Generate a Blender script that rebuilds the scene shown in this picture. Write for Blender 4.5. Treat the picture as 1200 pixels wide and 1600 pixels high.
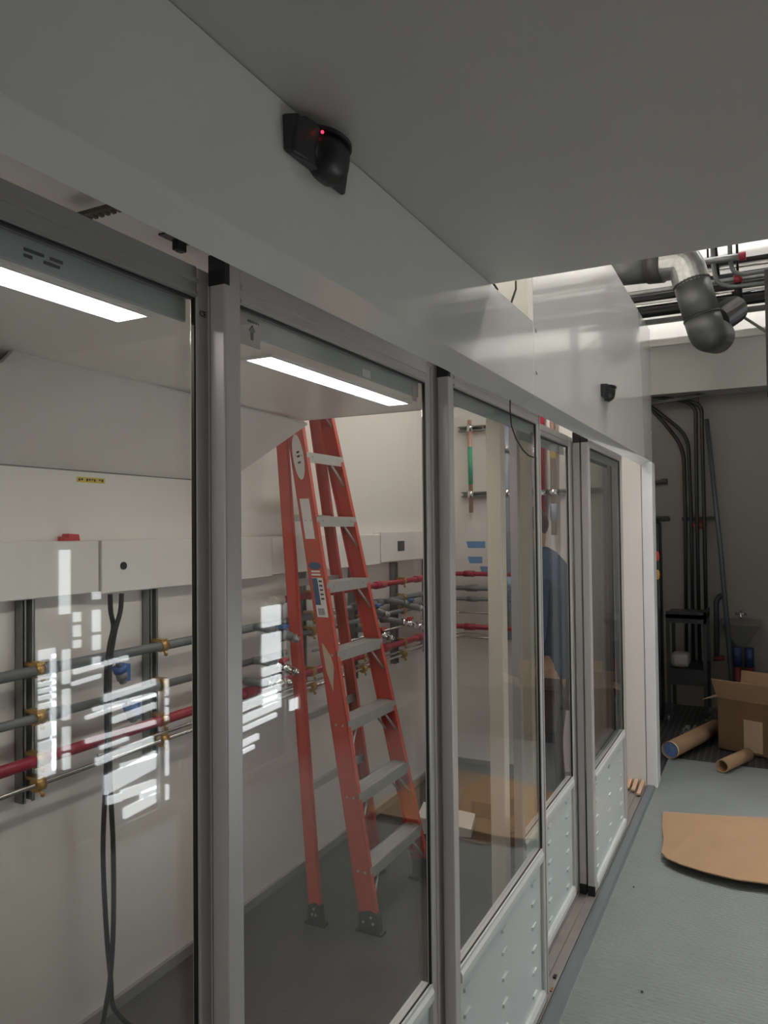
import bpy, bmesh, math, random
from mathutils import Vector, Matrix
random.seed(4)
for o in list(bpy.data.objects): bpy.data.objects.remove(o)
S = bpy.context.scene
COL = S.collection
V = Vector
# ------------------------------------------------------------------ camera
YAW, PIT, ROL, FPX, CH = math.radians(26.804), math.radians(1.338), math.radians(-.599), 1176.0, 1.75
_f = V((-math.sin(YAW)*math.cos(PIT), math.cos(YAW)*math.cos(PIT), math.sin(PIT)))
_r = V((math.cos(YAW), math.sin(YAW), 0)); _u = _r.cross(_f)
CR = _r*math.cos(ROL)+_u*math.sin(ROL); CU = -_r*math.sin(ROL)+_u*math.cos(ROL); CF = _f
cd = bpy.data.cameras.new('camera'); cam = bpy.data.objects.new('camera', cd); COL.objects.link(cam)
cd.sensor_fit = 'VERTICAL'; cd.sensor_height = 36; cd.lens = 36*FPX/1600; cd.clip_start = .02
m = Matrix((CR, CU, -CF)).transposed().to_4x4(); m.translation = V((0, 0, CH)); cam.matrix_world = m
S.camera = cam
def ray(px, py): return CF+CR*((px-600)/FPX)+CU*((800-py)/FPX)
def atx(px, py, x): d = ray(px, py); return V((0, 0, CH))+d*(x/d.x)
def aty(px, py, y): d = ray(px, py); return V((0, 0, CH))+d*(y/d.y)
def atz(px, py, z): d = ray(px, py); return V((0, 0, CH))+d*((z-CH)/d.z)
# ------------------------------------------------------------------ world, light, exposure
W = bpy.data.worlds.new('world'); S.world = W; W.use_nodes = True
W.node_tree.nodes['Background'].inputs[0].default_value = (.95, .97, 1, 1)
W.node_tree.nodes['Background'].inputs[1].default_value = .25
SKYLIGHT = 34.0      # daylight through the roof lights of the hall
WINDOW = 5.2        # daylight in the right hand window
LAMP = 15.5          # lamps in the enclosure ceiling
def area(name, loc, sx, sy, power, col=(1, 1, 1), rot=(0, 0, 0)):
    l = bpy.data.lights.new(name, 'AREA'); l.shape = 'RECTANGLE'; l.size = sx; l.size_y = sy; l.energy = power; l.color = col
    o = bpy.data.objects.new(name, l); COL.objects.link(o); o.location = loc; o.rotation_euler = rot; return o
S.view_settings.view_transform = 'Standard'; S.view_settings.look = 'None'
S.view_settings.gamma = 1; S.view_settings.use_curve_mapping = False
S.view_settings.exposure = 0.42
# ------------------------------------------------------------------ materials
MATS = {}
def mat(name, col, rough=.5, metal=0, var=.05, scale=8, bump=0, bscale=60, emit=0, spec=.5, coat=0, wave=None):
    if name in MATS: return MATS[name]
    M = bpy.data.materials.new(name); M.use_nodes = True; nt = M.node_tree; N = nt.nodes; L = nt.links
    b = N['Principled BSDF']; b.inputs['Roughness'].default_value = rough; b.inputs['Metallic'].default_value = metal
    b.inputs['Specular IOR Level'].default_value = spec; b.inputs['Coat Weight'].default_value = coat; b.inputs['Coat Roughness'].default_value = .05
    tc = N.new('ShaderNodeTexCoord'); no = N.new('ShaderNodeTexNoise'); no.inputs['Scale'].default_value = scale; no.inputs['Detail'].default_value = 5
    L.new(tc.outputs['Object'], no.inputs['Vector'])
    mx = N.new('ShaderNodeMix'); mx.data_type = 'RGBA'
    c = V(col[:3]); mx.inputs[6].default_value = (*(c*(1-var)), 1); mx.inputs[7].default_value = (*[min(1, k*(1+var)) for k in c], 1)
    L.new(no.outputs[0], mx.inputs[0]); L.new(mx.outputs[2], b.inputs['Base Color'])
    if bump:
        n2 = N.new('ShaderNodeTexNoise'); n2.inputs['Scale'].default_value = bscale; L.new(tc.outputs['Object'], n2.inputs['Vector'])
        bp = N.new('ShaderNodeBump'); bp.inputs['Strength'].default_value = bump; bp.inputs['Distance'].default_value = .01
        L.new(n2.outputs[0], bp.inputs['Height']); L.new(bp.outputs[0], b.inputs['Normal'])
    if emit:
        b.inputs['Emission Color'].default_value = (*col[:3], 1); b.inputs['Emission Strength'].default_value = emit
    MATS[name] = M; return M
def glassmat(name, tint, r0=.04):
    M = bpy.data.materials.new(name); M.use_nodes = True; nt = M.node_tree; N = nt.nodes; L = nt.links; N.clear()
    out = N.new('ShaderNodeOutputMaterial'); mix = N.new('ShaderNodeMixShader'); tr = N.new('ShaderNodeBsdfTransparent'); gl = N.new('ShaderNodeBsdfGlossy')
    tr.inputs[0].default_value = (*tint, 1); gl.inputs['Roughness'].default_value = .004
    g = N.new('ShaderNodeNewGeometry'); d = N.new('ShaderNodeVectorMath'); d.operation = 'DOT_PRODUCT'
    L.new(g.outputs['Normal'], d.inputs[0]); L.new(g.outputs['Incoming'], d.inputs[1])
    def mth(op, a, bb=None):
        n = N.new('ShaderNodeMath'); n.operation = op
        for i, q in enumerate((a, bb)):
            if q is None: continue
            if isinstance(q, (int, float)): n.inputs[i].default_value = q
            else: L.new(q, n.inputs[i])
        return n.outputs[0]
    c = mth('ABSOLUTE', d.outputs['Value']); c = mth('SUBTRACT', 1.0, c); c = mth('POWER', c, 5.0); c = mth('MULTIPLY', c, 1-r0); c = mth('ADD', c, r0)
    L.new(c, mix.inputs[0]); L.new(tr.outputs[0], mix.inputs[1]); L.new(gl.outputs[0], mix.inputs[2]); L.new(mix.outputs[0], out.inputs[0])
    MATS[name] = M; return M
def platemat():   # grey tread plate: small raised dashes in alternating directions
    M = mat('tread_plate', (.195, .21, .205), rough=.45, metal=.0, var=.10, scale=3, spec=.4)
    nt = M.node_tree; N = nt.nodes; L = nt.links; b = N['Principled BSDF']
    tc = N.new('ShaderNodeTexCoord'); outs = []
    for k, (rz, off) in enumerate(((.78, 0), (-.78, .5))):
        mp = N.new('ShaderNodeMapping'); mp.inputs['Scale'].default_value = (22, 22, 22); mp.inputs['Location'].default_value = (off, off, 0); L.new(tc.outputs['Object'], mp.inputs['Vector'])
        fr = N.new('ShaderNodeVectorMath'); fr.operation = 'FRACTION'; L.new(mp.outputs[0], fr.inputs[0])
        sb = N.new('ShaderNodeVectorMath'); sb.operation = 'SUBTRACT'; sb.inputs[1].default_value = (.5, .5, .5); L.new(fr.outputs[0], sb.inputs[0])
        m2 = N.new('ShaderNodeMapping'); m2.inputs['Rotation'].default_value = (0, 0, rz); m2.inputs['Scale'].default_value = (2.4, 7, 0); L.new(sb.outputs[0], m2.inputs['Vector'])
        ln = N.new('ShaderNodeVectorMath'); ln.operation = 'LENGTH'; L.new(m2.outputs[0], ln.inputs[0])
        lt = N.new('ShaderNodeMath'); lt.operation = 'SUBTRACT'; lt.use_clamp = True; lt.inputs[0].default_value = 1; L.new(ln.outputs['Value'], lt.inputs[1]); outs.append(lt.outputs[0])
    mxm = N.new('ShaderNodeMath'); mxm.operation = 'MAXIMUM'; L.new(outs[0], mxm.inputs[0]); L.new(outs[1], mxm.inputs[1])
    bp = N.new('ShaderNodeBump'); bp.inputs['Strength'].default_value = .8; bp.inputs['Distance'].default_value = .006
    L.new(mxm.outputs[0], bp.inputs['Height']); L.new(bp.outputs[0], b.inputs['Normal'])
    return M
def gratemat():   # black floor grating: square openings
    M = mat('grating', (.02, .02, .02), rough=.6, var=.1)
    nt = M.node_tree; N = nt.nodes; L = nt.links; b = N['Principled BSDF']
    tc = N.new('ShaderNodeTexCoord'); br = N.new('ShaderNodeTexBrick'); br.offset = 0; br.inputs['Scale'].default_value = 9
    br.inputs['Color1'].default_value = (.008, .008, .009, 1); br.inputs['Color2'].default_value = (.012, .012, .012, 1); br.inputs['Mortar'].default_value = (.07, .07, .075, 1)
    br.inputs['Mortar Size'].default_value = .06; br.inputs['Brick Width'].default_value = .4; br.inputs['Row Height'].default_value = .4
    L.new(tc.outputs['Object'], br.inputs['Vector']); L.new(br.outputs[0], b.inputs['Base Color'])
    return M
def cardmat(name, col):
    M = mat(name, col, rough=.85, var=.12, scale=5, spec=.15)
    nt = M.node_tree; N = nt.nodes; L = nt.links; b = N['Principled BSDF']
    tc = N.new('ShaderNodeTexCoord'); wv = N.new('ShaderNodeTexWave'); wv.inputs['Scale'].default_value = 60; wv.bands_direction = 'Y'; L.new(tc.outputs['Object'], wv.inputs['Vector'])
    bp = N.new('ShaderNodeBump'); bp.inputs['Strength'].default_value = .12; bp.inputs['Distance'].default_value = .002; L.new(wv.outputs[0], bp.inputs['Height']); L.new(bp.outputs[0], b.inputs['Normal'])
    return M
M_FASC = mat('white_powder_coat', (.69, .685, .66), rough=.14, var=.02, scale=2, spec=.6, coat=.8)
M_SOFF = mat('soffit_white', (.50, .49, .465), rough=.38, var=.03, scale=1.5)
M_WALLI = mat('enclosure_white', (.82, .785, .745), rough=.4, var=.03, scale=1.2)
M_WALLD = mat('enclosure_panel_upper', (.86, .83, .80), rough=.4, var=.03, scale=1.2)
M_RACE = mat('raceway_white', (.80, .775, .75), rough=.35, var=.02)
M_CEIL = mat('enclosure_ceiling', (.86, .83, .79), rough=.28, var=.05, scale=1.4)
M_FLI = mat('dark_floor', (.068, .064, .06), rough=.35, var=.18, scale=2.2, bump=.06, bscale=90)
M_PLATE = platemat(); M_GRATE = gratemat()
M_ALU = mat('grey_aluminium', (.52, .50, .485), rough=.32, metal=.1, var=.04, scale=4)
M_ALUD = mat('grey_aluminium_dark', (.36, .355, .345), rough=.38, metal=.15, var=.04)
M_DPAN = mat('door_panel_grey_white', (.60, .64, .63), rough=.3, var=.03, scale=3)
M_DFRAME = mat('door_frame_white_grey', (.66, .67, .66), rough=.3, metal=.05, var=.03)
M_STRIP = mat('header_strip_blue_grey', (.42, .44, .46), rough=.35, metal=.0)
M_BLK = mat('black_plastic', (.012, .012, .014), rough=.42, var=.1)
M_BLKM = mat('black_metal', (.02, .02, .022), rough=.35, metal=.3, var=.15)
M_GLASS = glassmat('door_glass', (.975, .985, .972))
M_LAMP = mat('lamp_diffuser', (1, .94, .885), emit=LAMP, var=0)
M_WHITE = mat('white_frame', (.82, .81, .79), rough=.35, var=.02)
M_STEEL = mat('galvanised', (.42, .43, .42), rough=.42, metal=.8, var=.22, scale=22)
M_STRUT = mat('strut_steel', (.25, .255, .245), rough=.45, metal=.25, var=.2, scale=14)
M_PGRAY = mat('grey_pipe', (.17, .18, .19), rough=.35, var=.08)
M_PRED = mat('red_pipe', (.38, .022, .05), rough=.35, var=.1)
M_PSTL = mat('steel_pipe', (.52, .50, .46), rough=.25, metal=.9, var=.1)
M_BRASS = mat('brass', (.50, .30, .09), rough=.35, metal=.7, var=.15)
M_CHROME = mat('chrome', (.75, .75, .74), rough=.12, metal=1, var=.03)
M_BLUE = mat('blue_handle', (.05, .14, .42), rough=.4)
M_REDH = mat('red_handle', (.55, .04, .05), rough=.4)
M_ORG = mat('ladder_orange', (.60, .085, .055), rough=.42, var=.09, scale=9)
M_STEP = mat('ladder_aluminium', (.50, .495, .48), rough=.42, metal=.35, var=.14, scale=18)
M_RUB = mat('rubber', (.05, .055, .055), rough=.6, var=.2)
M_PAPER = mat('paper', (.85, .83, .80), rough=.7)
M_DKBL = mat('label_navy', (.05, .10, .20), rough=.5)
M_INK = mat('ink', (.04, .04, .05), rough=.6)
M_YEL = mat('yellow_label', (.70, .50, .06), rough=.5)
M_TAPEB = mat('blue_tape', (.16, .33, .62), rough=.6)
M_CARD = cardmat('cardboard', (.34, .22, .13)); M_CARD2 = cardmat('cardboard_dark', (.16, .095, .055)); M_CARDL = mat('packing_tape', (.42, .31, .19), rough=.3)  # cardboard_dark: shade on the far box is put into a darker brown
M_CAPB = mat('blue_cap', (.14, .24, .50), rough=.4)
M_CREAM = mat('cream_post', (.84, .76, .67), rough=.4, var=.03)
M_GREEN = mat('green_tube', (.06, .38, .22), rough=.35)
M_COPPER = mat('copper_pink', (.55, .33, .27), rough=.4, metal=.3)
M_FARW = mat('far_wall_shaded', (.17, .163, .143), rough=.35, var=.14, scale=.7)  # grey lowered so the colour carries part of the shade back there
M_HALLW = mat('hall_white', (.74, .72, .68), rough=.6, var=.04)
M_SKY = mat('skylight', (1, .985, .95), emit=SKYLIGHT, var=0)
M_BACKFILL = mat('back_fill', (1, .98, .94), emit=1.0, var=0)  # glow of a panel added behind the camera to brighten the near side
M_SKYB = mat('skylight_far', (.97, .98, 1), emit=5, var=0)
M_DARKW = mat('dim_pane', (.20, .21, .21), rough=.3)
M_WIN = mat('window_daylight', (.93, .97, 1), emit=WINDOW, var=0)
M_TRACK = mat('track_metal', (.30, .275, .25), rough=.45, metal=.4, var=.22, scale=12)
M_TSTRIP = mat('grey_edge_strip', (.14, .155, .165), rough=.4, var=.1)
M_WOOD = mat('pale_wood', (.55, .37, .25), rough=.8, var=.2, scale=20)
M_SKIN = mat('skin', (.50, .30, .22), rough=.55); M_HAIR = mat('hair', (.10, .065, .05), rough=.8)
M_JACK = mat('blue_jacket', (.012, .055, .13), rough=.8, var=.15); M_JEAN = mat('grey_jeans', (.05, .055, .075), rough=.85, var=.2)
M_TAN = mat('tan_tape', (.62, .50, .36), rough=.6)
M_LED = mat('red_led', (1, .02, .05), emit=3, var=0)
# ------------------------------------------------------------------ mesh helpers
def BM(): return bmesh.new()
def box(bm, x0, x1, y0, y1, z0, z1, R=None, T=None):
    vs = [bm.verts.new(V((x, y, z))) for x in (x0, x1) for y in (y0, y1) for z in (z0, z1)]
    if R is not None or T is not None:
        for v in vs: v.co = (R @ v.co if R is not None else v.co)+(T if T is not None else V((0, 0, 0)))
    for f in ((0, 1, 3, 2), (4, 6, 7, 5), (0, 4, 5, 1), (2, 3, 7, 6), (0, 2, 6, 4), (1, 5, 7, 3)): bm.faces.new([vs[i] for i in f])
    return vs
def prism(bm, poly, a, b):    # poly: list of 3D points, extruded by vector b-a given as V
    n = len(poly); A = [bm.verts.new(V(p)+a) for p in poly]; B = [bm.verts.new(V(p)+b) for p in poly]
    bm.faces.new(A[::-1]); bm.faces.new(B)
    for i in range(n): bm.faces.new((A[i], A[(i+1) % n], B[(i+1) % n], B[i]))
def tube(bm, pts, r, n=14, cap=True, radii=None, smooth=True):
    pts = [V(p) for p in pts]; rings = []; ref = None
    for i, p in enumerate(pts):
        if i == 0: t = pts[1]-pts[0]
        elif i == len(pts)-1: t = pts[-1]-pts[-2]
        else: t = (pts[i+1]-p).normalized()+(p-pts[i-1]).normalized()
        t.normalize()
        if ref is None: ref = t.orthogonal().normalized()
        ref = (ref-t*ref.dot(t)).normalized(); b = t.cross(ref); rr = radii[i] if radii else r
        rings.append([bm.verts.new(p+(ref*math.cos(k*2*math.pi/n)+b*math.sin(k*2*math.pi/n))*rr) for k in range(n)])
    for a, b in zip(rings, rings[1:]):
        for k in range(n):
            f = bm.faces.new((a[k], a[(k+1) % n], b[(k+1) % n], b[k])); f.smooth = smooth
    if cap: bm.faces.new(rings[0][::-1]); bm.faces.new(rings[-1])
    return rings
def bend(pts, r=.05, n=6):   # rounds the corners of a polyline
    pts = [V(p) for p in pts]; out = [pts[0]]
    for a, p, c in zip(pts, pts[1:], pts[2:]):
        d1 = (a-p); d2 = (c-p); rr = min(r, d1.length*.45, d2.length*.45); s = p+d1.normalized()*rr; e = p+d2.normalized()*rr
        for k in range(n+1):
            t = k/n; out.append(s*(1-t)**2+p*2*t*(1-t)+e*t*t)
    out.append(pts[-1]); return out
def bev(bm, w, seg=2):
    bmesh.ops.bevel(bm, geom=list(bm.edges), offset=w, segments=seg, affect='EDGES', profile=.5, clamp_overlap=True)
def tag(o, label=None, cat=None, group=None, kind=None):
    if label: o['label'] = label
    if cat: o['category'] = cat
    if group: o['group'] = group
    if kind: o['kind'] = kind
    return o
def wloc(p):
    v = V((0, 0, 0))
    while p is not None: v = v+p.location; p = p.parent
    return v
def obj(name, bm, m, parent=None, label=None, loc=None):
    """links the shapes as one mesh object; vertices are given in room coordinates; loc puts the origin"""
    bmesh.ops.recalc_face_normals(bm, faces=list(bm.faces))
    org = V(loc) if loc is not None else (wloc(parent) if parent else V((0, 0, 0)))
    if org.length: bmesh.ops.translate(bm, verts=list(bm.verts), vec=-org)
    me = bpy.data.meshes.new(name); bm.to_mesh(me); bm.free(); me.materials.append(m)
    o = bpy.data.objects.new(name, me); COL.objects.link(o)
    o.location = org-(wloc(parent) if parent else V((0, 0, 0)))
    if parent: o.parent = parent
    if label: o['label'] = label
    return o
def thing(name, label, cat, loc=(0, 0, 0), group=None):
    o = bpy.data.objects.new(name, None); COL.objects.link(o); o.location = loc; o.empty_display_size = .1
    return tag(o, label, cat, group)
def struct(name, bm, m, parent=None):
    o = obj(name, bm, m, parent)
    if not parent: o['kind'] = 'structure'
    return o
def dup(root, loc, label=None):
    r = root.copy(); COL.objects.link(r); r.location = loc
    if label: r['label'] = label
    for ch in list(root.children):
        c = ch.copy(); COL.objects.link(c); c.parent = r
        for g in ch.children: d = g.copy(); COL.objects.link(d); d.parent = c
    return r
def text(name, s, size, m, parent, P, right, up, depth=.0004):
    c = bpy.data.curves.new(name, 'FONT'); c.body = s; c.size = size; c.extrude = depth; c.align_x = 'CENTER'; c.align_y = 'CENTER'
    t = bpy.data.objects.new(name, c); COL.objects.link(t); bpy.context.view_layer.update()
    me = bpy.data.meshes.new_from_object(t.evaluated_get(bpy.context.evaluated_depsgraph_get())); bpy.data.objects.remove(t)
    me.name = name; me.materials.clear(); me.materials.append(m)
    r = V(right).normalized(); u = V(up).normalized(); M3 = Matrix((r, u, r.cross(u))).transposed().to_4x4(); me.transform(M3)
    o = bpy.data.objects.new(name, me); COL.objects.link(o); o.location = V(P)-(wloc(parent) if parent else V((0, 0, 0)))
    if parent: o.parent = parent
    return o
def simple(name, m, label, cat, *boxes, group=None, bevel=0):
    bm = BM()
    for b in boxes: box(bm, *b)
    if bevel: bev(bm, bevel)
    b = boxes[0]; o = obj(name, bm, m, loc=((b[0]+b[1])/2, (b[2]+b[3])/2, b[4]))
    return tag(o, label, cat, group)
# ------------------------------------------------------------------ structure
SOF, XF = 2.456, -.69
XB = -2.17        # back wall of the enclosure
YE = 5.35         # end wall of the enclosure
bm = BM(); box(bm, -.683, 2.4, -2.5, 6.1, -.02, 0); struct('floor', bm, M_PLATE)
bm = BM(); box(bm, -3.6, 2.4, 6.1, 8.1, -.04, -.012); box(bm, -3.6, -.683, 5.53, 6.1, -.04, -.012); struct('floor', bm, M_GRATE)
bm = BM(); box(bm, XB-.05, -.87, -.6, YE, -.02, 0); struct('floor', bm, M_FLI)
bm = BM(); box(bm, XB-.06, XB, -.6, YE, 0, 3.15); struct('wall_left', bm, M_WALLI)
bm = BM(); box(bm, XB-.06, -.745, YE, YE+.15, 0, 3.15); struct('wall_end', bm, M_WALLI)
bm = BM(); box(bm, XB-.06, -.715, -.66, -.6, 0, 2.45); box(bm, -.87, -.81, -.6, .1, 0, 2.2); struct('wall_near', bm, M_WALLI)
YC = 2.72         # end of the low ceiling
bm = BM(); box(bm, XB-.06, -.76, -.6, YC-.04, 2.225, 2.25); box(bm, XB-.06, -.81, YC-.04, YC, 2.225, 2.25); struct('ceiling', bm, M_CEIL)
bm = BM(); box(bm, XB-.06, -.715, YC, YE+.15, 3.10, 3.15); struct('ceiling', bm, M_CEIL)
bm = BM(); box(bm, XB-.06, -.80, YC+.001, YC+.03, 2.2255, 3.10); box(bm, -.80, -.715, YC-.03, YC+.05, 2.20, 3.10); struct('wall_upper', bm, M_HALLW)
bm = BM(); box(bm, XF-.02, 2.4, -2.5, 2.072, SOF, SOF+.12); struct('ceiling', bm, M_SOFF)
bm = BM(); box(bm, XB, XB+.018, -.6, YE, 0, .042); box(bm, XB, -.88, YE-.018, YE, 0, .03); struct('baseboard_left', bm, mat('grey_cove', (.27, .26, .25), rough=.5))
# hall
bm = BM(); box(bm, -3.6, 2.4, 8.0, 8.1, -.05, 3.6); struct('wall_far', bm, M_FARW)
bm = BM(); box(bm, -3.6, 2.4, 8.0, 8.1, 3.6, 6.2)
for x in (-2.4, -1.15, .1, 1.35): box(bm, x, x+.05, 7.985, 8, 3.6, 6.2)
struct('wall_far_upper', bm, M_HALLW)
bm = BM(); box(bm, -3.6, -3.5, 2.0, 8.1, 0, 6.2); struct('wall_hall_left', bm, M_HALLW)
bm = BM(); box(bm, -3.6, 2.4, 1.95, 2.05, SOF+.121, 6.2); struct('wall_over_soffit', bm, M_HALLW)
bm = BM()
XR = 1.62          # inner face of the right wall
WY0, WY1, WZ0, WZ1 = 2.45, 4.95, .04, 1.75
box(bm, XR, 1.8, -2.5, WY0, 0, 6.2); box(bm, XR, 1.8, WY1, 8.1, 0, 6.2); box(bm, XR, 1.8, WY0, WY1, 0, WZ0); box(bm, XR, 1.8, WY0, WY1, WZ1, 6.2)
struct('wall_right', bm, mat('right_wall', (.30, .295, .28), rough=.6))
bm = BM(); box(bm, -3.6, -.5, -2.6, -2.5, 0, 2.6); box(bm, 1.5, 2.4, -2.6, -2.5, 0, 2.6); box(bm, -.5, 1.5, -2.6, -2.5, 0, .5); box(bm, -.5, 1.5, -2.6, -2.5, 2.1, 2.6); box(bm, .46, .54, -2.6, -2.5, .5, 2.1)
_w = BM(); box(_w, -.5, 1.5, -2.57, -2.55, .5, 2.1); struct('back_fill_panel', _w, M_BACKFILL)  # added fill light panel set in the back wall, out of view
struct('wall_back', bm, mat('back_wall', (.34, .33, .31), rough=.6))
bm = BM(); box(bm, -3.6, 2.4, 1.95, 4.35, 6.2, 6.3); box(bm, -3.6, 2.4, 4.85, 7.0, 6.2, 6.3); box(bm, -3.6, 2.4, 7.8, 8.1, 6.2, 6.3)
struct('ceiling_hall', bm, M_HALLW)
bm = BM(); box(bm, -3.5, 2.4, 4.87, 6.55, 4.6, 4.75); struct('ceiling_shade_slab', bm, M_ALUD)  # slab added out of view to keep roof light off the lower far wall
bm = BM(); box(bm, -3.6, 2.4, 4.35, 4.85, 6.25, 6.28); struct('window_1', bm, M_SKY)
bm = BM(); box(bm, -3.6, 2.4, 7.0, 7.8, 6.25, 6.28); struct('window_3', bm, M_SKYB)
# the tall louvred window beside the aisle, it mirrors in the doors: dark backing, lit openings between bars and slats
bm = BM(); box(bm, XR+.03, XR+.06, WY0, WY1, WZ0, WZ1); wn = struct('window_2', bm, M_DARKW)
bm = BM()
def lit(y0, y1, z0, z1, sh=0.0):
    vs = box(bm, XR+.012, XR+.03, y0, y1, z0, z1)
    for v in vs: v.co.z += sh*(v.co.y-y0)
# narrow bay
for z0, z1 in ((1.10, 1.15), (1.0, 1.02), (.965, .985), (.93, .95), (.895, .915), (.85, .875), (.70, .77), (.50, .68)): lit(2.64, 2.745, z0, z1)
lit(2.725, 2.75, .52, 1.12)
for z0, z1 in ((.95, 1.13), (.76, .92), (.60, .72), (.50, .58)): lit(2.80, 2.84, z0, z1)
for z0, z1 in ((1.32, 1.66),): lit(2.78, 2.84, z0, z1)
for z0, z1 in ((1.27, 1.32), (1.19, 1.25), (1.13, 1.17)): lit(2.87, 2.91, z0, z1)
for z0, z1 in ((1.38, 1.42), (1.20, 1.32), (1.10, 1.18), (1.02, 1.06)): lit(3.0, 3.045, z0, z1)
# wide louvred bay
for z0, z1, y0, y1, sh in ((.99, 1.015, 2.87, 3.25, .05), (.93, .95, 2.86, 3.05, .06), (.80, .84, 3.08, 3.47, .05), (.765, .785, 3.0, 3.47, -.02), (.73, .75, 2.95, 3.47, .04), (.665, .70, 3.14, 3.47, .05), (.60, .625, 2.95, 3.47, -.03),
    (.54, .56, 3.05, 3.25, .02), (.46, .50, 3.02, 3.45, .04), (.40, .42, 3.20, 3.47, -.04), (.28, .385, 3.08, 3.47, .10), (.215, .27, 3.20, 3.47, -.06), (.17, .215, 3.35, 3.47, .0), (.22, .265, 3.10, 3.20, -.1), (.10, .16, 3.22, 3.47, .06)): lit(y0, y1, z0, z1, sh)
for z0, z1 in ((.74, .84), (.68, .72), (.62, .665), (.585, .61), (.25, .46), (.10, .19)): lit(3.53, 3.58, z0, z1)
# far bay
for z0, z1 in ((.70, .76), (.63, .68), (.56, .61), (.49, .54), (.80, 1.0), (1.05, 1.2)): lit(4.46, 4.68, z0, z1)
for z0, z1, y0, y1 in ((.50, .56, 4.14, 4.62), (.42, .47, 4.17, 4.68), (.36, .39, 4.14, 4.62), (.26, .30, 4.14, 4.40), (.21, .235, 4.14, 4.35)): lit(y0, y1, z0, z1, .04)
lit(4.80, 4.93, .38, .46)
obj('lit_opening', bm, M_WIN, wn)
bm = BM()
for y in (WY0+.03, 2.60, 3.50, 4.05, 4.73, WY1-.03): box(bm, XR-.01, XR+.011, y-.02, y+.02, WZ0, WZ1)
for z in (WZ0+.02, WZ1-.02): box(bm, XR-.01, XR+.011, WY0, WY1, z-.02, z+.02)
obj('window_frame', bm, M_ALUD, wn)
# ------------------------------------------------------------------ beam on the far wall
t = thing('bulkhead_beam', 'wide white bulkhead beam running along the top of the shaded far wall', 'beam', (0, 7.7, 3.03))
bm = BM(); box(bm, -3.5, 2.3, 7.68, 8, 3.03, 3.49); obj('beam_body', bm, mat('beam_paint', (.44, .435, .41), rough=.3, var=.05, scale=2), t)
bm = BM(); box(bm, -3.5, 2.3, 7.64, 8, 3.49, 3.56); bev(bm, .008); obj('beam_ledge', bm, M_HALLW, t)
# ------------------------------------------------------------------ fascia panels
def fascia(y0, y1, ztop, label):
    t = thing('fascia_panel', label, 'panel', (XF, (y0+y1)/2, 2.2), 'white fascia panels over the sliding doors')
    bm = BM(); box(bm, XF-.02, XF, y0, y1, 2.2, ztop); bev(bm, .002, 1); obj('panel', bm, M_FASC, t)
    bm = BM(); prism(bm, [(XF, 0, 2.2), (XF-.048, 0, 2.167), (XF-.052, 0, 2.176), (XF-.02, 0, 2.21)], V((0, y0, 0)), V((0, y1, 0))); obj('lower_lip', bm, M_FASC, t, 'slanted white lower lip')
    return t
fascia(-.6, 2.505, 2.455, 'long low white fascia panel carrying the nearer black sensor')
t = fascia(2.509, 5.53, 3.13, 'tall white glossy fascia panel carrying the farther small black sensor')
bm = BM()
bm.free()
for y, z in ((2.54, 2.43), (2.54, 2.285), (5.50, 2.95), (5.50, 2.4)): bm = BM(); tube(bm, [(XF, y, z), (XF+.004, y, z)], .007, 10); obj('rivet', bm, M_STEEL, t)
# end post
t = thing('corner_post', 'white painted corner post at the far end of the door track', 'post', (-.70, 5.4, 0))
bm = BM(); box(bm, -.742, -.672, YE, YE+.16, 0, 2.19); bev(bm, .006); obj('post', bm, mat('bright_white', (.80, .82, .82), rough=.25), t)
# jamb strip next to last door
simple('door_jamb', M_ALU, 'pale jamb strip standing behind the far end of the last sliding door', 'jamb', (-.87, -.765, 4.66, 4.70, .012, 2.19))
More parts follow.
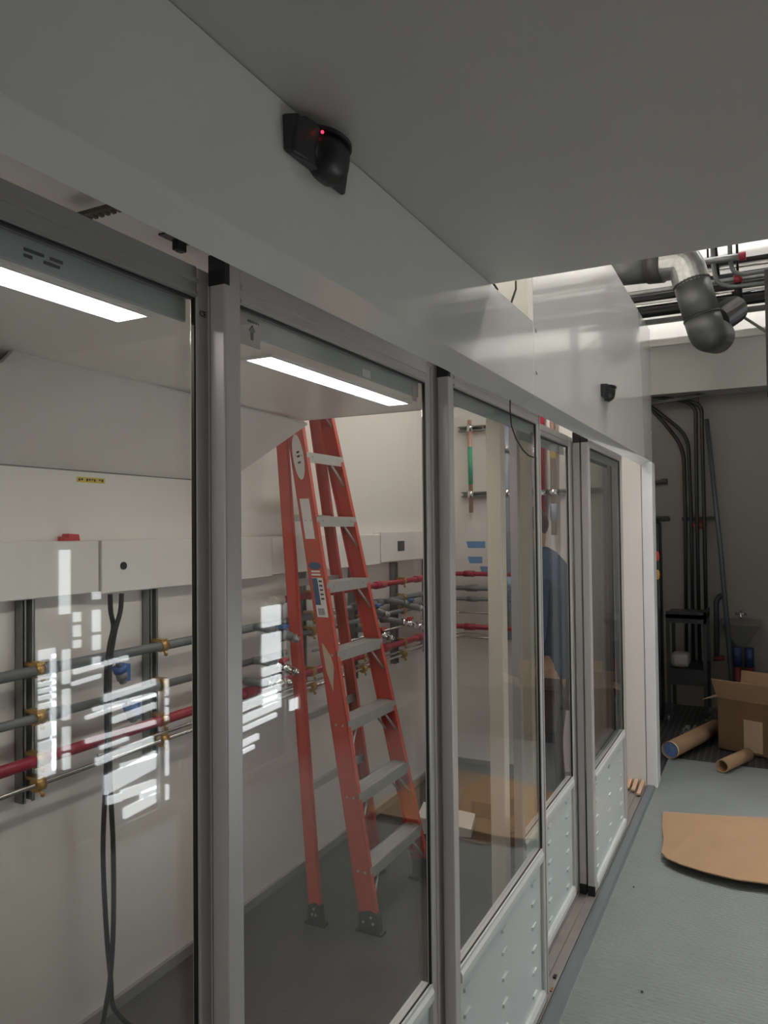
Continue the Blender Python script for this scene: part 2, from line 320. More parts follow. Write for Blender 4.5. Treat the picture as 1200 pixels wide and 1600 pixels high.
# ------------------------------------------------------------------ sliding doors
def door(xf, y0, y1, g0, g1, label, endcap=True, sticker=None, detail=True):
    t = thing('sliding_glass_door', label, 'sliding door', (xf-.015, (y0+y1)/2, .012), 'sliding glass doors of the white enclosure')
    xb = xf-.032; zt = 2.188 if xf < -.82 else 2.204
    bm = BM(); box(bm, xb, xf, y0, g0, .012, zt); bev(bm, .003); st = obj('stile', bm, M_ALU, t)
    bm = BM(); box(bm, xf-.016, xf, g1, y1, .012, zt); bev(bm, .004)
    box(bm, xf-.002, xf+.003, g1+.028, g1+.04, .03, zt-.02); box(bm, xf-.002, xf+.003, y1-.012, y1-.004, .03, zt-.02) if y1-g1 > .07 else None
    obj('stile', bm, M_ALU, t)
    bm = BM(); box(bm, xb, xf-.001, g0, g1, 2.137, zt); box(bm, xf-.001, xf+.003, g0, g1, 2.160, 2.168); box(bm, xf-.001, xf+.002, g0, g1, 2.139, 2.146); obj('top_rail', bm, M_ALUD if xf < -.82 else M_ALU, t)
    bm = BM(); box(bm, xb, xf-.001, g0, g1, .523, .572); prism(bm, [(xf-.001, 0, .563), (xf-.001, 0, .530), (xf+.004, 0, .534), (xf+.004, 0, .552)], V((0, g0, 0)), V((0, g1, 0))); obj('middle_rail', bm, M_DFRAME, t)
    bm = BM(); box(bm, xb, xf-.001, g0, g1, .012, .058); prism(bm, [(xf-.001, 0, .056), (xf-.001, 0, .016), (xf+.004, 0, .02), (xf+.004, 0, .045)], V((0, g0, 0)), V((0, g1, 0))); obj('bottom_rail', bm, M_DFRAME, t)
    bm = BM(); box(bm, xf-.015, xf-.010, g0+.0005, g1-.0005, .5725, 2.1365); obj('glass_pane', bm, M_GLASS, t)
    bm = BM(); box(bm, xf-.0095, xf-.003, g1-.004, g1-.0005, .5725, 2.1365); box(bm, xf-.0095, xf-.003, g0, g1-.004, 2.133, 2.1365); box(bm, xf-.0095, xf-.006, g0, g1-.004, .5725, .575); obj('gasket', bm, M_BLK, t, 'black rubber glazing gasket')
    bm = BM(); box(bm, xf-.028, xf-.021, g0+.012, g1-.002, 2.098, 2.136); bev(bm, .002, 1); obj('header_strip', bm, M_STRIP, t)
    bm = BM(); box(bm, xf-.022, xf-.012, g0, g1, .058, .523)
    for k in range(3):
        yc = g0+(g1-g0)*(.08+.40*k)
        for z in (.09, .17, .25, .33, .41, .48):
            prism(bm, [(xf-.012, -.024, z-.001), (xf-.0055, -.020, z), (xf-.0055, .020, z), (xf-.012, .024, z-.001)], V((0, yc, 0)), V((0, yc, .011)))
    obj('kick_panel', bm, M_DPAN, t)
    if endcap:
        for z0, z1 in ((2.160, 2.212), (.004, .050)):
            bm = BM(); box(bm, xb-.001, xf+.001, y0-.0015, y0+.012, z0, z1); obj('end_cap', bm, M_BLK, t, 'black plastic end cap')
    return t
A = door(-.83, .11, 1.05, .15, .965, 'nearest sliding glass door, at the left edge, with the cables and brass clamps behind it')
B = door(-.79, .987, 1.908, 1.030, 1.817, 'sliding glass door with the orange ladder behind its pane and an arrow sticker at the top')
C_ = door(-.75, 1.876, 2.805, 1.914, 2.752, 'middle sliding glass door, its pane crossed by a hanging black wire')
D = door(-.83, 2.765, 3.69, 2.80, 3.605, 'narrow looking sliding door with the person in blue behind its pane')
E_ = door(-.79, 3.662, 4.60, 3.70, 4.53, 'sliding door hidden behind the last one, only its near stile and bottom cap clear')
F_ = door(-.75, 3.655, 4.625, 3.71, 4.56, 'last sliding door at the far end, nearest to the cardboard on the floor')
# stickers
bm = BM(); box(bm, -.8105, -.8095, 1.052, 1.112, 2.078, 2.135); st = obj('sticker', bm, mat('sticker_pink', (.50, .45, .44), rough=.4), B)
bm = BM(); prism(bm, [(0, 1.083, 2.090), (0, 1.091, 2.090), (0, 1.091, 2.106), (0, 1.097, 2.106), (0, 1.087, 2.117), (0, 1.077, 2.106), (0, 1.083, 2.106)], V((-.8094, 0, 0)), V((-.8088, 0, 0))); obj('printed_arrow', bm, M_INK, B)
bm = BM()
for k in range(6): box(bm, -.8094, -.8088, 1.074+k*.006, 1.078+k*.006, 2.121, 2.125)
obj('printed_line', bm, M_INK, B)
bm = BM(); box(bm, -.8105, -.8095, 1.50, 1.54, 2.10, 2.118); obj('sticker', bm, mat('small_label', (.7, .7, .7)), B)
bm = BM(); box(bm, -.8105, -.8095, 1.775, 1.80, 2.085, 2.128); obj('sticker', bm, mat('small_label_pink', (.55, .42, .42)), B)
bm = BM()
for k, (a, b) in enumerate(((0, .03), (.04, .06), (.0, .012), (.03, .055))): box(bm, -.8525, -.8490, .655+a, .655+b, 2.117-.008*(k//2), 2.121-.008*(k//2))
obj('printed_line', bm, M_INK, A)
text('ce_mark', 'CE', .014, M_INK, A, (-.8285, .978, 2.112), (0, 1, 0), (0, 0, 1))
# slot line between doors B and C
# ------------------------------------------------------------------ track and edge strip
t = thing('door_track', 'three channel metal floor track the sliding doors run in', 'track', (-.80, 2.5, 0))
bm = BM(); box(bm, -.874, -.738, -.6, YE, 0, .003)
obj('track_base', bm, M_TRACK, t)
for x in (-.871, -.826, -.786, -.744):
    bm = BM(); box(bm, x-.0022, x+.0022, -.6, YE, .003, .0115); obj('track_rib', bm, M_TRACK, t)
bm = BM(); prism(bm, [(-.738, 0, 0), (-.738, 0, .012), (-.728, 0, .016), (-.694, 0, .016), (-.684, 0, .001), (-.684, 0, 0)], V((0, -.6, 0)), V((0, 5.53, 0)))
tag(obj('edge_strip', bm, M_TSTRIP, loc=(-.71, 2.5, 0)), 'long dark grey rounded strip between the door track and the tread plate floor', 'strip')
simple('debris_chip', M_BLK, 'small dark chip of debris lying in the front door track', 'debris', (-.768, -.756, 2.93, 2.95, .0035, .01))
simple('debris_chip', mat('rust', (.25, .10, .05)), 'small rusty chip in the door track, nearer than the dark chip', 'debris', (-.757, -.747, 2.84, 2.865, .0035, .008))
for k, (x, w, l, nm) in enumerate(((-.848, .026, .13, 'pale splintered wood shim, farthest into the enclosure of the three at the track end'), (-.806, .024, .17, 'middle one of the three pale wood shims jammed in the track end'), (-.764, .022, .23, 'wood shim closest to the white corner post'))):
    bm = BM(); vs = box(bm, x-w/2, x+w/2, YE-l, YE-.002, .0125, .045)
    for v in vs:
        if v.co.y < YE-.05: v.co.z = .0125+(v.co.z-.0125)*.35
    tag(obj('wood_shim', bm, M_WOOD, loc=(x, YE-.1, .0125)), nm, 'shim', 'wood shims at the end of the track')
# ------------------------------------------------------------------ sensors
def sensor(y, z, label):
    t = thing('motion_sensor', label, 'sensor', (XF, y, z), 'black sensors on the fascia')
    x = XF
    bm = BM(); prism(bm, [(x, -.10, -.026), (x, .10, -.026), (x, .105, .03), (x, -.105, .03)], V((0, y, z)), V((0, y, z)))if False else None
    pl = [(x, -.105), (x, .092), (x+.020, .088), (x+.030, .05), (x+.034, -.045), (x+.024, -.095)]
    A_ = [bm.verts.new((p[0], y+p[1], z+.030)) for p in pl]; Bq = [bm.verts.new((x+(p[0]-x)*.55, y+p[1]*.97, z-.032)) for p in pl]
    bm.faces.new(A_); bm.faces.new(Bq[::-1])
    for i in range(6): bm.faces.new((A_[i], A_[(i+1) % 6], Bq[(i+1) % 6], Bq[i]))
    bev(bm, .004); obj('housing', bm, M_BLK, t)
    bm = BM(); rings = []
    prof = [(.047, .026), (.047, .010), (.044, -.010), (.036, -.026), (.022, -.036), (.004, -.040)]
    for r, dz in prof: rings.append([bm.verts.new((x+.012+r*.80*math.cos(a), y+.012+r*1.25*math.sin(a), z+dz)) for a in [k*2*math.pi/24 for k in range(24)]])
    for a, b in zip(rings, rings[1:]):
        for k in range(24): f = bm.faces.new((a[k], a[(k+1) % 24], b[(k+1) % 24], b[k])); f.smooth = True
    bm.faces.new(rings[0]); bm.faces.new(rings[-1]); obj('lens_dome', bm, mat('black_gloss', (.008, .008, .009), rough=.38), t)
    bm = BM(); prism(bm, [(x, y-.085, 0), (x+.026, y-.075, 0)]+[(x+.014+.040*math.cos(a), y+.012+.060*math.sin(a), 0) for a in [-1.1+k*.22 for k in range(11)]]+[(x+.03, y+.070, 0), (x, y+.075, 0)], V((0, 0, z+.026)), V((0, 0, z+.033))); obj('visor', bm, M_BLK, t)
    return t
s1 = sensor(1.115, 2.402, 'near black sensor with a glowing red light on the white fascia')
bm = BM(); bmesh.ops.create_icosphere(bm, subdivisions=2, radius=.0028, matrix=Matrix.Translation((XF+.041, 1.070, 2.418))); obj('indicator_light', bm, M_LED, s1, 'tiny glowing red indicator')
sensor(3.79, 2.41, 'far small black sensor on the tall fascia panel')
# bracket pieces in the gap over door A
t = thing('door_hanger', 'black hanger bracket with bolt in the gap over the nearest door', 'bracket', (-.84, .93, 2.206))
bm = BM(); box(bm, -.852, -.83, .90, .955, 2.222, 2.228); box(bm, -.846, -.834, .925, .945, 2.206, 2.222); obj('bracket', bm, M_BLKM, t)
bm = BM(); tube(bm, [(-.84, .935, 2.205), (-.84, .935, 2.24)], .006, 8); obj('bolt', bm, M_BLKM, t)
bm = BM(); box(bm, -.90, -.80, .765, .772, 2.208, 2.214)
for k in range(8): box(bm, -.90+k*.012, -.894+k*.012, .772, .785, 2.208, 2.214)
tag(obj('toothed_strip', bm, mat('dark_olive_strip', (.10, .09, .06)), loc=(-.85, .77, 2.208)), 'short dark toothed strip across the gap over the nearest door', 'strip')
# hanging wire across door C
pts = [atx(*p, -.735) for p in ((797, 622), (797, 640), (799, 665), (806, 685), (816, 702), (826, 712), (838, 716))]
bm = BM(); tube(bm, pts, .0022, 8); tag(obj('hanging_wire', bm, M_BLK, loc=pts[0]), 'thin black wire looping down from the fascia across the middle door', 'wire')
# ------------------------------------------------------------------ enclosure ceiling lights
def lamp(y0, y1, x0, x1, z, label):
    t = thing('ceiling_light', label, 'light', ((x0+x1)/2, (y0+y1)/2, z), 'recessed strip lights in the enclosure ceiling')
    f = .012; bm = BM()
    box(bm, x0, x1, y0, y0+f, z-.006, z); box(bm, x0, x1, y1-f, y1, z-.006, z); box(bm, x0, x0+f, y0+f, y1-f, z-.006, z); box(bm, x1-f, x1, y0+f, y1-f, z-.006, z)
    obj('frame', bm, M_WHITE, t)
    bm = BM(); box(bm, x0+f, x1-f, y0+f, y1-f, z-.003, z-.0005); obj('diffuser', bm, M_LAMP, t)
lamp(.28, 1.235, -1.29, -1.18, 2.225, 'glowing strip light in the enclosure ceiling, the one at the left edge')
lamp(1.66, 2.56, -1.275, -1.17, 2.225, 'glowing strip light in the enclosure ceiling above the orange ladder pane')
lamp(3.1, 4.0, -1.45, -1.30, 3.10, 'strip light in the high ceiling part over the ladder')
lamp(4.2, 5.1, -1.45, -1.30, 3.10, 'strip light in the high ceiling part near the end wall')
# cove panels
def cove(y0, y1, zl, zr, label):
    bm = BM(); n = V((.5, 0, -.86)).normalized()*.01
    P = [(-1.735, y0, 2.225-zl), (-1.735, y1, 2.225-zr), (XB, y1, 1.975), (XB, y0, 1.975)]
    a = [bm.verts.new(V(p)) for p in P]; b = [bm.verts.new(V(p)-n) for p in P]
    bm.faces.new(a); bm.faces.new(b[::-1])
    for i in range(4): bm.faces.new((a[i], a[(i+1) % 4], b[(i+1) % 4], b[i]))
    o = obj('cove_panel', bm, M_WALLD, loc=(-1.95, (y0+y1)/2, 2.05)); tag(o, label, 'panel', 'sloping panels under the enclosure ceiling')
cove(-.59, 1.30, .045, .045, 'sloping white panel between ceiling and back wall, the left one with the notched corner')
cove(1.305, YC, .002, .022, 'sloping white panel between ceiling and back wall, the right one ending in a slanted edge')
bm = BM(); box(bm, XB, XB+.003, -.6, YC, 1.968, 1.973); struct('trim_1', bm, mat('seam_grey', (.2, .2, .19)))
# raceways
def race(y0, y1, label):
    bm = BM(); box(bm, XB, -2.115, y0, y1, 1.537, 1.722); bev(bm, .003, 1)
    return tag(obj('wall_raceway', bm, M_RACE, loc=(-2.14, (y0+y1)/2, 1.537)), label, 'raceway', 'white raceway boxes along the enclosure wall')
race(-.59, 1.935, 'white raceway box on the back wall, leftmost, with the red clip on top')
t = thing('wall_raceway', 'white raceway box with a round black plug, cables hanging from it', 'raceway', (-2.14, 2.45, 1.53), 'white raceway boxes along the enclosure wall')
bm = BM(); box(bm, XB, -2.108, 1.942, 2.98, 1.531, 1.722); bev(bm, .003, 1); obj('raceway_box', bm, M_RACE, t)
bm = BM(); tube(bm, [(-2.108, 2.04, 1.627), (-2.102, 2.04, 1.627)], .014, 18); obj('plug', bm, M_BLK, t, 'round black plug')
race(2.99, 4.13, 'white raceway box behind the orange ladder')
t = thing('wall_raceway', 'white raceway box with a square dark cut-out, right of the ladder', 'raceway', (-2.14, 4.7, 1.53), 'white raceway boxes along the enclosure wall')
bm = BM(); box(bm, XB, -2.112, 4.14, YE-.002, 1.545, 1.735); bev(bm, .003, 1); obj('raceway_box', bm, M_RACE, t)
bm = BM(); box(bm, -2.112, -2.110, 4.37, 4.47, 1.61, 1.675); obj('cut_out', bm, mat('dark_void', (.06, .06, .06)), t, 'dark square cut-out')
# red clip and yellow label
bm = BM(); prism(bm, [(0, 1.80, 1.7225), (0, 1.80, 1.737), (0, 1.815, 1.731), (0, 1.82, 1.747), (0, 1.86, 1.745), (0, 1.865, 1.7225)], V((-2.13, 0, 0)), V((-2.165, 0, 0))); tag(obj('red_clip', bm, M_REDH, loc=(-2.15, 1.83, 1.7225)), 'small red clip sitting on top of the left raceway box', 'clip')
t = thing('yellow_label', 'small yellow printed label stuck under the seam of the back wall', 'label', (XB, 1.945, 1.94))
bm = BM(); box(bm, XB, XB+.001, 1.885, 2.012, 1.930, 1.949); obj('label_sheet', bm, M_YEL, t)
bm = BM()
for k in (0, 1, 3, 4, 5, 6, 8, 9): box(bm, XB+.001, XB+.0016, 1.892+k*.0115, 1.900+k*.0115, 1.935+.002*(k % 3), 1.944)
obj('printed_text', bm, M_INK, t)
# ------------------------------------------------------------------ struts, pipes, clamps
STR = [(1.66, 'left of the hanging cables'), (2.217, 'right of the hanging cables'), (3.29, 'seen between the ladder rails'), (3.84, 'behind the right ladder rail'), (4.385, 'right of the ladder, under the square cut-out'), (4.90, 'at the right edge of the ladder pane')]
for y, w in STR:
    bm = BM(); z0, z1 = .885, 1.536
    box(bm, XB, -2.128, y-.021, y-.018, z0, z1); box(bm, XB, -2.128, y+.018, y+.021, z0, z1); box(bm, XB, XB+.004, y-.021, y+.021, z0, z1)
    box(bm, -2.131, -2.128, y-.021, y-.011, z0, z1); box(bm, -2.131, -2.128, y+.011, y+.021, z0, z1)
    for k in range(8): box(bm, XB+.004, XB+.0055, y-.006, y+.006, z0+.04+k*.075, z0+.07+k*.075)
    tag(obj('strut_channel', bm, M_STRUT, loc=(-2.15, y, z0)), 'upright galvanised strut channel '+w, 'strut', 'strut channels on the back wall')
for y in (1.42, 2.0, 3.0): pass
def pipe(pts, r, m, label, fit=None, fm=None):
    t = thing('wall_pipe', label, 'pipe', V(pts[0]), 'pipes along the enclosure walls')
    bm = BM(); tube(bm, bend(pts, .06), r, 16); obj('pipe_run', bm, m, t)
    for (a, b) in (fit or []):
        bm = BM(); tube(bm, [a, b], r*1.35, 16); obj('coupling', bm, fm or m, t)
    return t
XP = -2.085
def run(z, r, y0, m, label, **k): return pipe([(XP, y0, z), (XP, 5.27, z), (-1.25, 5.27, z)], r, m, label, **k)
run(1.310, .018, -.58, M_PGRAY, 'thick dark grey pipe, the topmost grey one on the left', fit=[((XP, 1.67, 1.31), (XP, 1.72, 1.31)), ((XP, 4.0, 1.31), (XP, 4.08, 1.31)), ((-1.98, 5.27, 1.31), (-1.9, 5.27, 1.31))])
run(1.230, .014, 3.0, M_PGRAY, 'thin grey pipe starting behind the ladder, second of the greys at right', fit=[((XP, 4.0, 1.23), (XP, 4.07, 1.23)), ((-1.98, 5.27, 1.23), (-1.9, 5.27, 1.23))])
pipe([(XP, -.58, 1.160), (XP, 3.05, 1.160)], .015, M_PGRAY, 'dark grey pipe running just above the red pipe at the left', fit=[((XP, 1.70, 1.16), (XP, 1.76, 1.16))])
run(1.025, .019, -.58, M_PRED, 'long dark red pipe, the lower of the red ones', fit=[((XP, 2.72, 1.025), (XP, 2.80, 1.025)), ((XP, 4.05, 1.025), (XP, 4.17, 1.025)), ((XP, 4.6, 1.025), (XP, 4.7, 1.025)), ((-2.0, 5.27, 1.025), (-1.92, 5.27, 1.025))])
run(1.416, .017, 3.02, M_PRED, 'upper dark red pipe right of the ladder with collars', fit=[((XP, 4.0, 1.416), (XP, 4.12, 1.416)), ((XP, 4.58, 1.416), (XP, 4.72, 1.416)), ((-2.0, 5.27, 1.416), (-1.92, 5.27, 1.416))])
run(1.130, .007, 3.3, M_PSTL, 'thin steel tube right of the ladder, above the lower red pipe')
run(.948, .008, -.58, M_PSTL, 'thin shiny steel tube, lowest of the pipes')
run(.975, .006, 1.9, M_PSTL, 'very thin steel tube just under the lower red pipe')
pipe([(XP, 2.94, 1.416), (XP, 3.02, 1.416)], .026, mat('pvc_white', (.75, .7, .62)), 'short white pipe end cap left of the ladder')
t0 = thing('pipe_clamp', '', 'clamp', (-2.10, 1.66, 1.31), 'brass clamps holding the pipes to the struts')
bm = BM(); tube(bm, [(XP, 1.643, 1.31), (XP, 1.677, 1.31)], .0225, 12); box(bm, -2.13, -2.072, 1.645, 1.675, 1.325, 1.336); obj('clamp_body', bm, M_BRASS, t0)
bm = BM(); tube(bm, [(-2.077, 1.66, 1.292), (-2.070, 1.668, 1.272)], .005, 8); tube(bm, [(-2.073, 1.665, 1.280), (-2.071, 1.667, 1.275)], .008, 6); obj('clamp_screw', bm, M_BRASS, t0)
first = True
names = {1.31: 'top grey pipe', 1.16: 'middle grey pipe', 1.23: 'second grey pipe', 1.025: 'lower red pipe', .948: 'lowest steel tube', 1.416: 'upper red pipe'}
where = {1.66: 'strut left of the cables', 2.217: 'strut right of the cables', 3.29: 'strut seen between the ladder rails', 3.84: 'strut behind the right ladder rail', 4.385: 'strut right of the ladder', 4.90: 'strut farthest right in that pane'}
for y, w in STR:
    for z in ((1.31, 1.16, 1.025, .948) if y < 2.5 else (1.416, 1.31, 1.23, 1.025, .948)):
        lb = 'brass pipe clamp on the %s at the %s' % (names[z], where[y])
        if first: t0['label'] = lb; first = False
        else: dup(t0, (-2.10, y, z), lb)
# valves
def valve(y, z, hm, label, dx=.13, dy=.07, dz=-.035):
    t = thing('ball_valve', label, 'valve', (XP, y, z), 'ball valves on the wall pipes')
    a = V((XP, y, z)); b = V((XP+.06, y-.03, z+.01)); c = V((XP+.06+dx*.4, y-.03+dy*.5, z+dz*.3)); d = V((XP+.06+dx, y-.03+dy*1.6, z+dz*1.6))
    bm = BM(); tube(bm, bend([a, b, c], .03), .018, 12); obj('elbow', bm, M_PGRAY, t)
    bm = BM(); tube(bm, [c, c+(d-c)*.18], .024, 12); tube(bm, [c+(d-c)*.2, c+(d-c)*.7], .021, 12); obj('valve_body', bm, M_PGRAY if hm is M_BLUE else M_CHROME, t)
    bm = BM(); tube(bm, [c+(d-c)*.72, d], .015, 10); tube(bm, [c+(d-c)*.78, c+(d-c)*.86], .021, 8); obj('outlet', bm, M_CHROME if hm is not M_BLUE else M_STEEL, t)
    h = c+(d-c)*.42; bm = BM(); tube(bm, [h, h+V((0, 0, .035))], .008, 8); box(bm, h.x-.012, h.x+.012, h.y-.035, h.y+.02, h.z+.03, h.z+.045); bev(bm, .003, 1); obj('handle', bm, hm, t)
    return t
valve(2.80, 1.31, M_BLUE, 'grey ball valve with blue handle left of the ladder, on the top grey pipe')
valve(2.80, 1.16, M_REDH, 'ball valve with red handle left of the ladder, on the middle grey pipe')
valve(2.74, 1.075, M_BLK, 'ball valve with black handle, lowest of the three left of the ladder', dz=.0)
valve(3.72, 1.32, M_BLUE, 'blue handled ball valve seen between the ladder rails')
valve(3.78, 1.18, M_REDH, 'red handled ball valve seen between the ladder rails')
valve(4.12, 1.31, M_BLUE, 'blue handled ball valve right of the ladder, upper one', dy=.12)
valve(4.08, 1.20, M_REDH, 'red handled chrome ball valve right of the ladder, lower one', dy=.14)
valve(4.66, 1.24, M_BLK, 'chrome ball valve with black handle at the right edge of the ladder pane')
valve(4.68, .99, M_BLK, 'lower chrome ball valve at the right edge of the ladder pane')
# blue plugs in front of the cables
for (px, py, lb) in ((188, 1048, 'blue and grey plug connector next to the cables, upper one'), (204, 1108, 'blue and grey plug connector next to the cables, lower one')):
    c = atx(px, py, -2.03); t = thing('plug_connector', lb, 'plug', c, 'blue plug connectors beside the cables'); ax = V((0, .012, -.034))
    bm = BM(); tube(bm, [c+V((0, 0, .0)), c+ax*.9], .020, 14); tube(bm, [c+ax*.9, c+ax*1.3], .014, 14); obj('plug_body', bm, mat('plug_grey', (.3, .31, .32)), t)
    bm = BM(); tube(bm, [c-ax*.5, c+ax*.1], .024, 14); box(bm, c.x-.01, c.x+.012, c.y+.014, c.y+.036, c.z-.04, c.z+.02); obj('plug_collar', bm, M_BLUE, t, 'blue collar')
    bm = BM(); tube(bm, bend([c-ax*.5, c-ax*1.1, V((XP, c.y-.03, c.z+.03))], .02), .010, 10); obj('stub', bm, M_PGRAY, t)
# cables
XC = -2.045
for k, (pp, lb) in enumerate(((((172, 930), (173, 955), (177, 980), (171, 1010), (166, 1060), (167, 1150), (165, 1220), (161, 1330), (166, 1450), (173, 1530), (178, 1575), (184, 1625)), 'thick black cable hanging from the raceway, left one at the top'),
                              (((190, 930), (188, 955), (180, 985), (174, 1020), (171, 1060), (171, 1150), (172, 1220), (177, 1330), (177, 1450), (172, 1530), (165, 1575), (157, 1625)), 'thick black cable hanging from the raceway, right one at the top'))):
    pts = [atx(px, py, XC+.022*k) for px, py in pp]; pts[0].z = 1.535
    pts = [p for p in pts if p.z > .012]; pts.append(V((pts[-1].x+.05, pts[-1].y+.05*(1-2*k), .010)))
    sm = []
    for i in range(len(pts)-1):
        p0 = pts[max(i-1, 0)]; p1 = pts[i]; p2 = pts[i+1]; p3 = pts[min(i+2, len(pts)-1)]
        for j in range(5):
            u = j/5; sm.append(.5*((2*p1)+(p2-p0)*u+(2*p0-5*p1+4*p2-p3)*u*u+(3*p1-p0-3*p2+p3)*u**3))
    sm.append(pts[-1]); bm = BM(); tube(bm, sm, .0085, 10)
    tag(obj('power_cable', bm, M_BLK, loc=pts[-1]), lb, 'cable', 'cables hanging from the raceway')
# ------------------------------------------------------------------ end wall fittings
yw = YE
def strutbar(z, x0, x1, label):
    bm = BM(); box(bm, x0, x1, yw-.040, yw, z-.02, z-.017); box(bm, x0, x1, yw-.040, yw, z+.017, z+.02); box(bm, x0, x1, yw-.004, yw, z-.02, z+.02); box(bm, x0, x1, yw-.042, yw-.039, z-.02, z-.010); box(bm, x0, x1, yw-.042, yw-.039, z+.010, z+.02)
    tag(obj('strut_channel', bm, M_STRUT, loc=((x0+x1)/2, yw, z)), label, 'strut', 'level strut channels on the end wall')
strutbar(2.005, -2.03, -.9, 'long level strut channel across the end wall with tube clamps')
strutbar(2.50, -2.05, -1.82, 'short level strut channel holding the top of the green tube')
t = thing('wall_tube', 'slim upright tube with a green band on the end wall', 'tube', (-1.945, yw-.06, 1.88))
bm = BM(); tube(bm, [(-1.945, yw-.06, 1.87), (-1.95, yw-.06, 2.56)], .016, 14); obj('tube', bm, M_COPPER, t)
bm = BM(); tube(bm, [(-1.946, yw-.06, 2.08), (-1.949, yw-.06, 2.36)], .0175, 14); obj('green_band', bm, M_GREEN, t, 'green band')
for z in (2.005, 2.50):
    bm = BM(); tube(bm, [(-1.948, yw-.06, z-.025), (-1.948, yw-.06, z+.025)], .024, 14); obj('tube_clamp', bm, M_CHROME, t)
t = thing('wall_outlet', 'white double outlet high on the end wall next to the green tube', 'outlet', (-1.82, yw, 2.50))
bm = BM(); box(bm, -1.87, -1.765, yw-.02, yw-.001, 2.465, 2.545); bev(bm, .004); obj('outlet_plate', bm, M_WHITE, t)
bm = BM(); tube(bm, [(-1.84, yw-.024, 2.505), (-1.84, yw-.019, 2.505)], .013, 14); tube(bm, [(-1.795, yw-.024, 2.505), (-1.795, yw-.019, 2.505)], .013, 14); obj('socket', bm, M_RUB, t)
def vtube(x, z0, z1, r, m, label, bands=(), y=None):
    y = y or yw-.07
    t = thing('wall_tube', label, 'tube', (x, y, z0)); bm = BM(); tube(bm, [(x, y, z0), (x, y, z1)], r, 16); obj('tube', bm, m, t)
    for z, rr, h, mm in bands: bm = BM(); tube(bm, [(x, y, z), (x, y, z+h)], rr, 16); obj('collar', bm, mm, t)
M_GB = mat('grey_blue_plastic', (.28, .32, .42), rough=.4)
vtube(-1.665, .95, 2.62, .026, M_GB, 'upright grey blue tube on the end wall between the cream posts', [(1.98, .034, .05, M_CHROME), (2.30, .036, .05, M_STEEL), (1.30, .036, .10, mat('pale_blue', (.3, .42, .55)))])
vtube(-1.72, 2.2, 3.05, .030, M_ALU, 'thick grey duct hose coming down on the end wall', [(2.2, .033, .03, M_STEEL)])
vtube(-1.425, 1.86, 3.05, .042, M_PRED, 'upright dark red tube on the end wall behind the narrow door', [(1.98, .05, .04, M_CHROME)])
vtube(-1.325, 1.70, 3.05, .020, mat('brown_tube', (.25, .16, .12)), 'slim brown tube with a yellow tag on the end wall', [(1.98, .03, .04, M_CHROME), (2.24, .022, .14, M_YEL), (1.80, .026, .12, M_GB)])
for x, lb in ((-1.375, 'cream upright duct cover on the end wall, left one of three'), (-1.255, 'cream upright duct cover on the end wall, middle one'), (-1.12, 'cream upright duct cover on the end wall, right one')):
    simple('duct_cover', M_CREAM, lb, 'duct', (x-.035, x+.035, yw-.045, yw-.043, 1.2, 3.05), group='cream duct covers') if False else None
bm = BM(); prism(bm, [(-1.44, yw-.117, 2.24), (-1.40, yw-.117, 2.24), (-1.40, yw-.117, 2.42), (-1.44, yw-.117, 2.42)], V((0, 0, 0)), V((0, .003, 0))); tag(obj('white_tag', bm, M_PAPER, loc=(-1.42, yw-.116, 2.24)), 'white printed tag on the dark red upright tube', 'tag')
# blue tape pieces
for (a, b, c_, d_, lb) in ((-2.01, -1.86, 1.605, 1.655, 'top piece of blue tape on the end wall'), (-2.0, -1.885, 1.49, 1.54, 'middle piece of blue tape on the end wall'), (-1.905, -1.84, 1.425, 1.468, 'lowest piece of blue tape, partly behind the cream post'), (-1.73, -1.60, 1.60, 1.655, 'piece of blue tape between the two cream posts')):
    bm = BM(); prism(bm, [(a+.015, yw-.002, c_), (b, yw-.002, c_), (b, yw-.002, d_), (a, yw-.002, d_)], V((0, 0, 0)), V((0, .0015, 0))); tag(obj('tape_strip', bm, M_TAPEB, loc=(a, yw, c_)), lb, 'tape', 'blue tape on the end wall')
# cream posts
for (y, x, w, lb) in ((2.93, -.98, .062, 'cream square post inside the enclosure behind the middle door, nearer one'), (3.38, -.985, .05, 'cream square post inside the enclosure behind the middle door, farther one')):
    bm = BM(); box(bm, x-w/2, x+w/2, y, y+w, 0, 3.099); bev(bm, .003, 1); tag(obj('square_post', bm, M_CREAM, loc=(x, y, 0)), lb, 'post', 'cream posts behind the middle door')
# pieces on the floor inside
z = .006
bm = BM(); pl = [(-1.62, 4.00), (-1.45, 3.98), (-1.12, 4.10), (-.93, 4.35), (-.95, 4.95), (-1.4, 5.2), (-1.75, 5.15), (-1.85, 4.8)]
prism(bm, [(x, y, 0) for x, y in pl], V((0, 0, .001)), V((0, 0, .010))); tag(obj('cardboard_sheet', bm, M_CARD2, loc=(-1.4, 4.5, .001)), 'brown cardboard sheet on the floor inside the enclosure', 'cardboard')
t = thing('paper_stack', 'stack of white paper on the floor behind the ladder foot', 'paper', (-1.72, 4.12, .011))
bm = BM(); R_ = Matrix.Rotation(.25, 3, 'Z')
vs = box(bm, -.16, .15, -.11, .13, 0, .045, R_, V((-1.68, 4.10, .012)))
for v in vs:
    if v.co.z > .03 and v.co.x < -1.7: v.co.z += .05
obj('sheets', bm, M_PAPER, t)
bm = BM(); box(bm, -.17, .16, -.12, .135, 0, .0012, R_, V((-1.68, 4.10, .0103))); obj('backing_board', bm, M_RUB, t, 'dark backing board')
bm = BM(); box(bm, -1.62, -1.40, 4.34, 4.56, .0105, .10); bev(bm, .004, 1); tag(obj('carton', bm, M_CARD2, loc=(-1.5, 4.45, .0105)), 'small brown carton lying on the cardboard inside the enclosure', 'carton')
